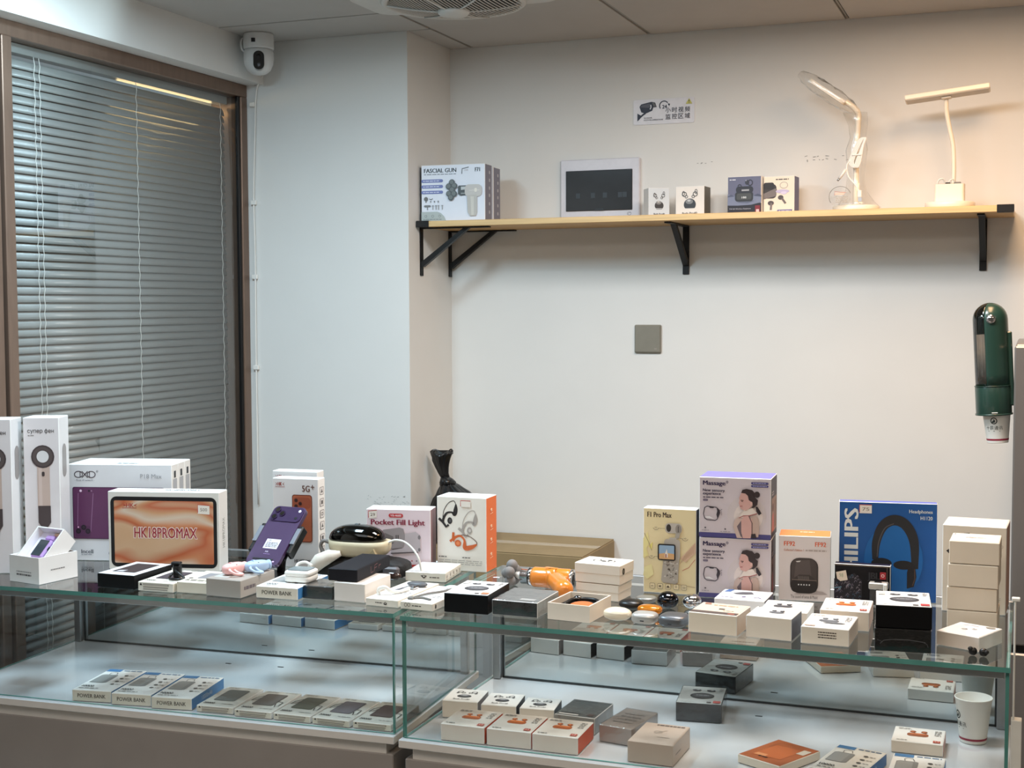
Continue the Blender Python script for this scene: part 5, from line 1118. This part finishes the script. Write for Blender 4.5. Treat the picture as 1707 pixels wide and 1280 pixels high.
obj('foot', box(-.045, .045, -.030, .055, 0, .007, .003), M_BLACKPL, st)
obj('column', add_tube(B(), [(0, .036, .006), (0, .040, .030), (0, .050, .058)], .010, 10), M_BLACKPL, st)
MX = Matrix.Translation((0, .018, .082)) @ Matrix.Rotation(R(-46), 4, 'X')
obj('cradle', add_box(B(), -.040, .040, .012, .020, -.040, .050, 0, .002, MX), M_BLACKPL, st)
for s in (-1, 1):
    obj('side_arm', add_box(B(), s * .054 - .006, s * .054 + .006, -.006, .018, -.035, .045, 0, .003, MX), M_BLACKPL, st)
    obj('arm_pad', add_box(B(), s * .0535 - .006, s * .0535 + .006, -.0085, -.006, -.010, .035, 0, .001, MX), mat('arm_pad_grey', (120, 124, 134), .4), st)
obj('lower_rest', add_box(B(), -.030, .030, -.010, .018, -.062, -.054, 0, .002, MX), M_BLACKPL, st)

# pink and blue gadgets on the taupe box
def gadget(label, c, m, dark, rot):
    t = thing('strap_gadget', label, 'gadget', (c[0], c[1], ZT + .0402), R(rot), 'pastel gadgets on the taupe box')
    obj('shell', add_super(B(), 0, 0, .0125, .015, .030, .0125, .7, .8, 22, 14), m, t)
    obj('collar', add_lathe(B(), [(.0128, -.003), (.0142, -.003), (.0142, .003), (.0128, .003), (.0128, -.003)], 22, 0, Matrix.Translation((0, -.008, .0125)) @ Matrix.Rotation(R(90), 4, 'X')), m, t)
    obj('strap_loop', add_tube(B(), spline([(.006, -.018, .014), (.020, -.026, .012), (.030, -.020, .006), (.034, -.004, .004), (.022, -.008, .007), (.012, -.010, .012)], 5), .003, 8), m, t)
    for x, y in ((.004, .012), (-.006, .004), (.010, -.002), (.002, -.016)): obj('vent_hole', add_super(B(), x, y, .0236 - abs(x) * .18 - abs(y) * .08, .0028, .0032, .0012, 1, 1, 10, 6), dark, t)
    obj('end_ring', add_lathe(B(), [(.006, .026), (.0105, .027), (.0105, .0315), (.006, .0315)], 18, 0, Matrix.Translation((0, 0, .0125)) @ Matrix.Rotation(R(-90), 4, 'X')), m, t)
M_DARKH = mat('hole_dark', (54, 48, 54), .5)
gadget('pastel pink gadget with strap lying on the taupe grey box', (-1.616, 2.535), mat('pastel_pink', (242, 188, 184), .4), M_DARKH, -18)
gadget('pastel blue gadget with strap lying behind the pink one', (-1.583, 2.575), mat('pastel_blue', (172, 196, 224), .4), M_DARKH, -30)
t = thing('cable_gadget', 'small black gadget with a cable loop standing on the flat white box', 'gadget', (-1.762, 2.530, ZT + .0218), R(8))
obj('block', box(-.009, .009, .0, .014, .0, .030, .003), M_BLACKPL, t)
obj('block_top', box(-.012, .010, -.002, .012, .030, .036, .002), M_BLACKPL, t)
obj('cable_loop', add_tube(B(), spline([(.0, -.002, .018), (.010, -.010, .014), (.026, -.014, .004), (.016, -.026, .0032), (-.004, -.022, .0032), (-.010, -.008, .006), (-.006, .0, .012)], 6), .0026, 8), M_BLACKPL, t)

# white earphone case on the power bank box
t = thing('earphone_case', 'white square earphone case with grey top on the power bank box', 'case', (-1.470, 2.572, ZT + .0275), R(4))
obj('lower_shell', add_super(B(), 0, 0, .0085, .031, .028, .0085, .5, .35, 32, 10), M_WHITEPL, t)
obj('upper_shell', add_super(B(), 0, 0, .0195, .031, .028, .0075, .5, .35, 32, 10), M_WHITEPL, t)
obj('seam', add_super(B(), 0, 0, .0145, .0295, .0265, .003, .6, .35, 32, 4), M_ALU, t)
obj('grey_panel', add_prism(B(), rrect(-.024, -.021, .024, .021, .006), 0, .0016, (V((0, 0, .0262)), V((1, 0, 0)), V((0, 1, 0)), V((0, 0, 1)))), mat('panel_grey', (126, 136, 138), .3), t)
obj('lanyard', add_tube(B(), spline([(-.026, .024, .018), (-.024, .034, .030), (-.008, .038, .034), (.010, .034, .028)], 6), .003, 8), M_WHITEPL, t)

# eye massager on a black pouch
t = thing('soft_pouch', 'black soft pouch lying under the chrome eye massager', 'pouch', (-1.432, 2.787, ZT), R(2))
bm = add_super(B(), 0, 0, .0235, .116, .044, .0235, .55, .5, 44, 16); rnd = random.Random(2)
for v in bm.verts:
    if v.co.z > .002: v.co += V((rnd.uniform(-.002, .002), rnd.uniform(-.002, .002), rnd.uniform(-.0022, .0005)))
obj('pouch_body', bm, mat('pouch_fabric', (24, 22, 22), .7, bump=.6, bscale=180), t)
obj('zip_flap', add_box(B(), .070, .108, -.046, -.030, .016, .034, 0, .004), mat('grey_lining', (96, 90, 92), .5), t)
obj('brown_lens', add_super(B(), .088, -.040, .014, .026, .010, .010, .8, .8, 20, 10), mat('brown_lens', (56, 38, 34), .1, coat=.8), t)
t = thing('eye_massager', 'beige eye massager with glossy black chrome cap and white cable', 'massager', (-1.437, 2.785, ZT + .0465), R(3))
M_BEIGE = mat('beige_shell', (198, 184, 154), .45, var=.02)
obj('beige_shell', add_super(B(), 0, 0, .038, .074, .040, .039, .55, .7, 40, 16, zmin=-.98, zmax=0.), M_BEIGE, t)
obj('chrome_cap', add_super(B(), -.006, 0, .0383, .068, .0385, .036, .85, .8, 40, 14, zmin=0.), mat('black_chrome', (46, 44, 42), .04, 1., coat=.5), t)
obj('cap_button', add_box(B(), -.012, .000, -.004, .004, .0738, .0755, 0, .001), M_BLACKPL, t)
obj('nose_notch', add_prism(B(), [(.028, .0), (.062, .0), (.050, .024)], .030, .0405, (V((0, 0, .001)), V((1, 0, 0)), V((0, 0, 1)), V((0, -1, 0)))), mat('beige_dark', (164, 148, 116), .5), t)
obj('side_strap', add_tube(B(), spline([(-.070, -.01, .030), (-.086, -.012, .034), (-.094, -.012, .022), (-.086, -.012, .006), (-.070, -.012, -.003)], 6), .0045, 8), mat('grey_elastic', (122, 116, 112), .7), t)
obj('soft_strap', add_tube(B(), spline([(-.030, -.040, .012), (-.054, -.046, .006), (-.078, -.050, -.006), (-.094, -.054, -.024), (-.098, -.056, -.034)], 1), .012, 14, rads=[.006, .015, .018, .014, .009]), mat('pale_fabric', (216, 208, 196), .8, bump=.3), t)
obj('power_cable', add_tube(B(), spline([(.068, -.004, .034), (.088, -.004, .042), (.112, -.006, .040), (.134, -.010, .026), (.150, -.014, .006), (.156, -.012, -.022), (.157, -.008, -.0235)], 8), .0026, 8), M_CABLE, t)

# orange massage gun
t = thing('massage_gun', 'orange massage gun with grey ball head lying on the glass', 'massage gun', (-.974, 2.800, ZT), 0)
M_OR = mat('orange_gloss', (232, 136, 48), .22, coat=.6, var=.02)
MX = Matrix.Translation((0, 0, .0245)) @ Matrix.Rotation(R(90), 4, 'Y')
obj('motor_housing', add_lathe(B(), [(0, -.044), (.0205, -.044), (.0222, -.040), (.0222, .040), (.0205, .044), (0, .044)], 32, 0, MX), M_OR, t)
obj('chrome_collar', add_lathe(B(), [(0, -.072), (.0150, -.072), (.0175, -.070), (.0175, -.0545), (.019, -.0535), (.019, -.0445), (0, -.0445)], 28, 0, MX), M_CHROME, t)
obj('black_ring', add_lathe(B(), [(0.01, -.0530), (.0194, -.0530), (.0194, -.0505), (.01, -.0505)], 28, 0, MX), M_BLACKPL, t)
obj('end_cap', add_lathe(B(), [(0, .044), (.0215, .044), (.0215, .050), (.019, .0515), (0, .0515)], 28, 0, MX), M_CHROME, t)
obj('end_screen', add_lathe(B(), [(0, .0515), (.016, .0515), (.016, .0522), (0, .0522)], 24, 0, MX), M_BLACKGL, t)
obj('handle', add_tube(B(), [(.004, -.002, .0245), (.022, -.030, .0235), (.050, -.076, .0215), (.060, -.092, .021), (.066, -.102, .021), (.068, -.106, .021)], .02, 20, rads=[.0195, .0198, .0200, .0195, .0150, .006]), M_OR, t)
obj('wrap_strap', add_lathe(B(), [(.0222, -.018), (.0236, -.016), (.0236, .012), (.0222, .014)], 30, 0, MX @ Matrix.Rotation(R(16), 4, 'X')), M_OR, t)
P = Print((V((-.018, -.012, .0466)), V((1, 0, 0)), V((0, 1, 0)), V((0, 0, 1))), .036, .020, .0006); P.ring(.5, .5, .2, .3, .05, (90, 60, 40), 16).dashes(.15, .1, .85, .25, 1, (110, 70, 40), 4, .7); P.done(t, 'top_mark')
hd = obj('head_stem', add_tube(B(), [(-.072, 0, .0245), (-.086, 0, .027)], .007, 12, rads=[.010, .006]), M_WHITEPL, t)
M_BALL = mat('grey_rubber_ball', (128, 124, 122), .75, var=.03)
for k in range(5):
    a = R(90 + 72 * k); y, z = .0185 * math.cos(a), .0185 * math.sin(a)
    obj('massage_ball', add_super(B(), -.094, y, .0285 + z, .0128, .0128, .0128, 1, 1, 18, 12), M_BALL, hd)
obj('massage_ball', add_super(B(), -.106, 0, .0285, .0125, .0125, .0125, 1, 1, 18, 12), M_BALL, hd)

# ------------------------------------------------------------------ the two desk lamps on the shelf
M_LAMP = mat('lamp_ivory', (240, 230, 212), .4, var=.01)
t = thing('desk_lamp', 'white desk lamp with pen holder base and long flat bar head', 'lamp', (-.221, 4.062, ZS + .0004))
obj('base', add_lathe(B(), [(0, 0), (.066, 0), (.068, .002), (.068, .018), (.066, .020), (0, .020)], 40), M_LAMP, t)
obj('pen_holder', add_prism(B(), rrect(-.040, -.032, .040, .032, .008), .020, .070, (V((0, 0, 0)), V((1, 0, 0)), V((0, 1, 0)), V((0, 0, 1)))), M_LAMP, t)
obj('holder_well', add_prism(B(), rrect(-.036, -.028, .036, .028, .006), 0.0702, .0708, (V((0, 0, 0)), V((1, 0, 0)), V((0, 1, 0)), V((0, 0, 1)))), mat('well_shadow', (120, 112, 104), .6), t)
obj('gooseneck', add_tube(B(), spline([(.008, .012, .068), (.009, .012, .120), (.006, .010, .180), (-.004, .006, .230), (-.012, .0, .275), (-.013, -.006, .312)], 8), .0062, 12), M_LAMP, t)
MX = Matrix.Translation((-.010, -.016, .322)) @ Matrix.Rotation(R(-5.6), 4, 'Y') @ Matrix.Rotation(R(-8), 4, 'X')
obj('lamp_head', add_box(B(), -.114, .114, -.026, .024, -.007, .007, 0, .002, MX), M_LAMP, t)
obj('light_panel', add_box(B(), -.110, .110, -.022, .020, -.0085, -.007, 0, .0004, MX), mat('lamp_diffuser', (206, 200, 190), .5), t)
obj('head_joint', add_box(B(), -.016, .010, -.008, .012, -.013, -.0085, 0, .001, MX), M_LAMP, t)
c = B(); add_tube(c, spline([(-.034, -.01, .066), (-.030, -.014, .082), (-.018, -.012, .086), (-.012, -.006, .072), (-.004, -.012, .068), (.0, -.016, .080), (.010, -.012, .083), (.014, -.006, .07)], 6), .0022, 7)
obj('coiled_cable', c, M_CABLE, t)
obj('cable_plug', box(.012, .030, -.016, -.008, .067, .076, .001), M_GREYPL, t)
obj('cable_plug', box(-.012, .002, -.020, -.012, .067, .075, .001), M_BLACKPL, t)

t = thing('desk_lamp', 'white desk lamp still wrapped in clear plastic with a tied cable bundle', 'lamp', (-.482, 4.075, ZS + .0004))
obj('base', add_lathe(B(), [(0, 0), (.064, 0), (.066, .003), (.066, .016), (.062, .019), (0, .020)], 40), M_LAMP, t)
obj('gooseneck', add_tube(B(), spline([(.0, .0, .008), (.0, .0, .10), (.0, .0, .18), (.004, -.002, .25), (.004, -.006, .285), (-.012, -.012, .305), (-.03, -.016, .318)], 8), .0085, 12), M_LAMP, t)
MX = Matrix.Translation((-.078, -.022, .345)) @ Matrix.Rotation(R(36), 4, 'Y')
obj('lamp_head', add_prism(B(), rrect(-.068, -.024, .058, .024, .014), -.005, .006, (MX @ V((0, 0, 0)), MX.to_3x3() @ V((1, 0, 0)), V((0, 1, 0)), MX.to_3x3() @ V((0, 0, 1)))), M_LAMP, t)
obj('plastic_wrap', bag_mesh([(.062, .012, .004, 0), (.048, .03, .002, 0), (.030, .06, .0, 0), (.024, .10, 0, 0), (.026, .14, 0, 0), (.030, .18, .002, 0), (.022, .215, .003, 0), (.026, .25, .004, -.002), (.034, .285, -.004, -.008)], 30, .10, .7), M_CLEAR, t)
MXI = MX
bm = add_super(B(), 0, 0, 0, .104, .034, .022, .8, .8, 30, 14, 0, MXI); rnd = random.Random(9)
for v in bm.verts: v.co += V((rnd.uniform(-.003, .003), rnd.uniform(-.002, .002), rnd.uniform(-.003, .003)))
obj('plastic_wrap', bm, M_CLEAR, t)
for k in range(4):
    o = .004 * k; obj('cable_loop', add_tube(B(), spline([(-.006 + o, -.034, .126), (-.016 + o, -.036, .142), (-.004 + o, -.036, .176), (.012 + o * .8, -.036, .205), (.026 + o * .4, -.036, .208), (.020 + o * .3, -.036, .186), (.006 + o, -.036, .150), (.000 + o, -.036, .130), (-.006 + o, -.034, .126)], 5), .0023, 6), M_CABLE, t)
obj('cable_tie', box(-.008, .020, -.041, -.033, .160, .164, .001), M_CABLE, t)
obj('hanging_cable', add_tube(B(), spline([(-.010, -.036, .150), (-.022, -.038, .132), (-.016, -.040, .100), (.004, -.044, .076), (.014, -.046, .058)], 6), .0024, 7), M_CABLE, t)
obj('usb_plug', add_box(B(), .010, .022, -.050, -.043, .040, .060, 0, .0015), M_CABLE, t)
obj('usb_tip', add_box(B(), .012, .022, -.049, -.044, .028, .040), M_ALU, t)
obj('second_plug', add_tube(B(), [(-.024, -.040, .122), (-.042, -.042, .096)], .0042, 8), M_CABLE, t)
obj('second_plug_tip', add_tube(B(), [(-.042, -.042, .096), (-.047, -.0425, .089)], .003, 8), M_ALU, t)
bm = add_prism(B(), [(-.036 + .031 * math.cos(2 * math.pi * k / 36), .041 + .030 * math.sin(2 * math.pi * k / 36)) for k in range(36)], .068, .0688, XZ); obj('clear_tag', bm, M_CLEAR, t)
obj('tag_rim', add_tube(B(), [(-.036 + .031 * math.cos(R(a)), -.069, .041 + .030 * math.sin(R(a))) for a in range(20, 222, 12)], .0008, 6), M_GREYPL, t)
P = Print((V((-.066, -.0692, .012)), V((1, 0, 0)), V((0, 0, 1)), V((0, -1, 0))), .06, .06, .0002)
P.line([(.24, .56), (.24, .74), (.78, .68)], .0016, (190, 130, 112)).rect(.27, .58, .70, .68, (226, 190, 172)).dashes(.30, .20, .85, .52, 4, (170, 160, 146), 4, .4); P.done(t, 'tag_print')

# ------------------------------------------------------------------ paper cups and the dispenser
M_CUP = mat('paper_cup', (232, 230, 222), .55, var=.01)
def cup_parts(par, mt, az, hgt=.088, rb=.0255, rt=.0355):
    """mt places the cup; az: azimuth of the printed logo"""
    prof = [(0, .003), (rb - .001, .003), (rb, 0), (rb, .001), (rt, hgt - .001), (rt + .001, hgt - .0005), (rt + .0014, hgt + .001), (rt + .0005, hgt + .0022), (rt - .001, hgt + .001), (rb - .0006, .006), (0, .006)]
    obj('cup_wall', add_lathe(B(), prof, 40, 0, mt), M_CUP, par)
    rad = lambda z: rb + (rt - rb) * z / hgt
    bm = add_lathe(B(), [(rad(.0065) + .0003, .0065), (rad(.011) + .0003, .011)], 40, 0, mt); obj('red_band', bm, mat('cup_red', (148, 40, 62), .5), par)
    bm = B()
    def wrap(pts, faces, x0, x1, z0, z1):
        vs = []
        for x, y in pts:
            z = z0 + (z1 - z0) * y; r = rad(z) + .0004; a = az + (x0 + (x1 - x0) * x) / r
            vs.append(bm.verts.new(mt @ V((r * math.cos(a), r * math.sin(a), z))))
        for f in faces:
            try: bm.faces.new([vs[i] for i in f])
            except ValueError: pass
    for i, ch in enumerate('十辰通讯'):
        vs, fs = text_geo(ch, .03); wrap(vs, fs, -.0215 + i * .0108, -.0121 + i * .0108, .034, .0435)
    wrap([(0, 0), (.5, .02), (1, 0), (1, 1), (.5, 1.02), (0, 1)], [[0, 1, 4, 5], [1, 2, 3, 4]], -.016, .014, .0300, .0312)
    n = 20; ring = [(.5 + .5 * math.cos(2 * math.pi * k / n), .5 + .5 * math.sin(2 * math.pi * k / n)) for k in range(n)]
    inn = [(.5 + .36 * math.cos(2 * math.pi * k / n), .5 + .36 * math.sin(2 * math.pi * k / n)) for k in range(n)]
    wrap(ring + inn, [[k, (k + 1) % n, n + (k + 1) % n, n + k] for k in range(n)], -.0085, .0085, .048, .065)
    wrap([(.2, .2), (.62, .26), (.72, .5), (.5, .78), (.42, .5), (.24, .42)], [[0, 1, 2, 3, 4, 5]], -.0085, .0085, .048, .065)
    obj('cup_print', bm, ink((40, 48, 46)), par)
t = thing('paper_cup', 'white paper cup with red band on the lower board of the right showcase', 'cup', (-.095, 2.830, ZF + .0006))
cup_parts(t, Matrix.Identity(4), R(-90 - 62))

t = thing('cup_dispenser', 'dark green paper cup dispenser fixed to the refrigerator side', 'dispenser', (-.0835, 3.615, 1.373), rot=(0, R(-3.2), 0))
M_GRN = mat('dark_green_plastic', (36, 64, 55), .28, coat=.3, var=.02); M_SMOKE = pane_mat('smoke_window', (.62, .60, .58), ior=1.45, extra=.06)
def lathe_arc(prof, a0, a1, seg):
    bm = B(); rings = []
    for r, z in prof: rings.append([bm.verts.new((r * math.cos(R(a0 + (a1 - a0) * k / seg)), r * math.sin(R(a0 + (a1 - a0) * k / seg)), z)) for k in range(seg + 1)])
    for i in range(len(rings) - 1):
        for k in range(seg): bm.faces.new((rings[i][k], rings[i][k + 1], rings[i + 1][k + 1], rings[i + 1][k])).smooth = True
    return bm
body = [(.0425, .070)] + [(.0425, z) for z in (.10, .15, .20, .236)] + [(.0425 * math.cos(R(a)), .236 + .0425 * math.sin(R(a))) for a in (12, 24, 36, 48, 60, 72, 82, 89)]
o = obj('green_shell', lathe_arc(body, -108, 165, 40), M_GRN, t); md = o.modifiers.new('thickness', 'SOLIDIFY'); md.thickness = .002; md.offset = -1
o = obj('clear_window', lathe_arc([(r - .0006, z) for r, z in body], 165, 252, 18), M_SMOKE, t); md = o.modifiers.new('thickness', 'SOLIDIFY'); md.thickness = .0012; md.offset = -1
obj('lower_ring', add_lathe(B(), [(.036, 0), (.0425, 0), (.0432, .002), (.0432, .068), (.0425, .070), (.037, .070), (.036, 0)], 40), M_GRN, t)
obj('ring_lip', add_lathe(B(), [(.040, .0700), (.0445, .0700), (.0445, .0718), (.040, .0718), (.040, .07)], 40), M_GRN, t)
obj('base_lip', add_lathe(B(), [(.036, -.003), (.0448, -.002), (.0448, .002), (.036, .002), (.036, -.003)], 40), M_GRN, t)
obj('wall_mount', box(.030, .050, -.014, .022, .02, .205, .003), M_GRN, t)
k_ = V((math.cos(R(-86)), math.sin(R(-86)), 0)); MX = Matrix.Translation(k_ * .0405 + V((.0, 0, .238))) @ k_.to_track_quat('Z', 'Y').to_matrix().to_4x4()
obj('chrome_knob', add_lathe(B(), [(0, .008), (.006, .0078), (.0105, .006), (.0115, .002), (.0115, -.008), (0, -.008)], 24, 0, MX), M_CHROME, t)
obj('level_mark', box(-.004, .010, -.0445, -.0428, .0045, .0065), M_WHITEPL, t)
cp = obj('held_cup', add_lathe(B(), [(0, .20), (.034, .20), (.034, .076), (0, .076)], 28), M_CUP, t)
cup_parts(t, Matrix.Translation((.006, 0, -.072)), R(-90 - 12), .085, .0255, .0345)
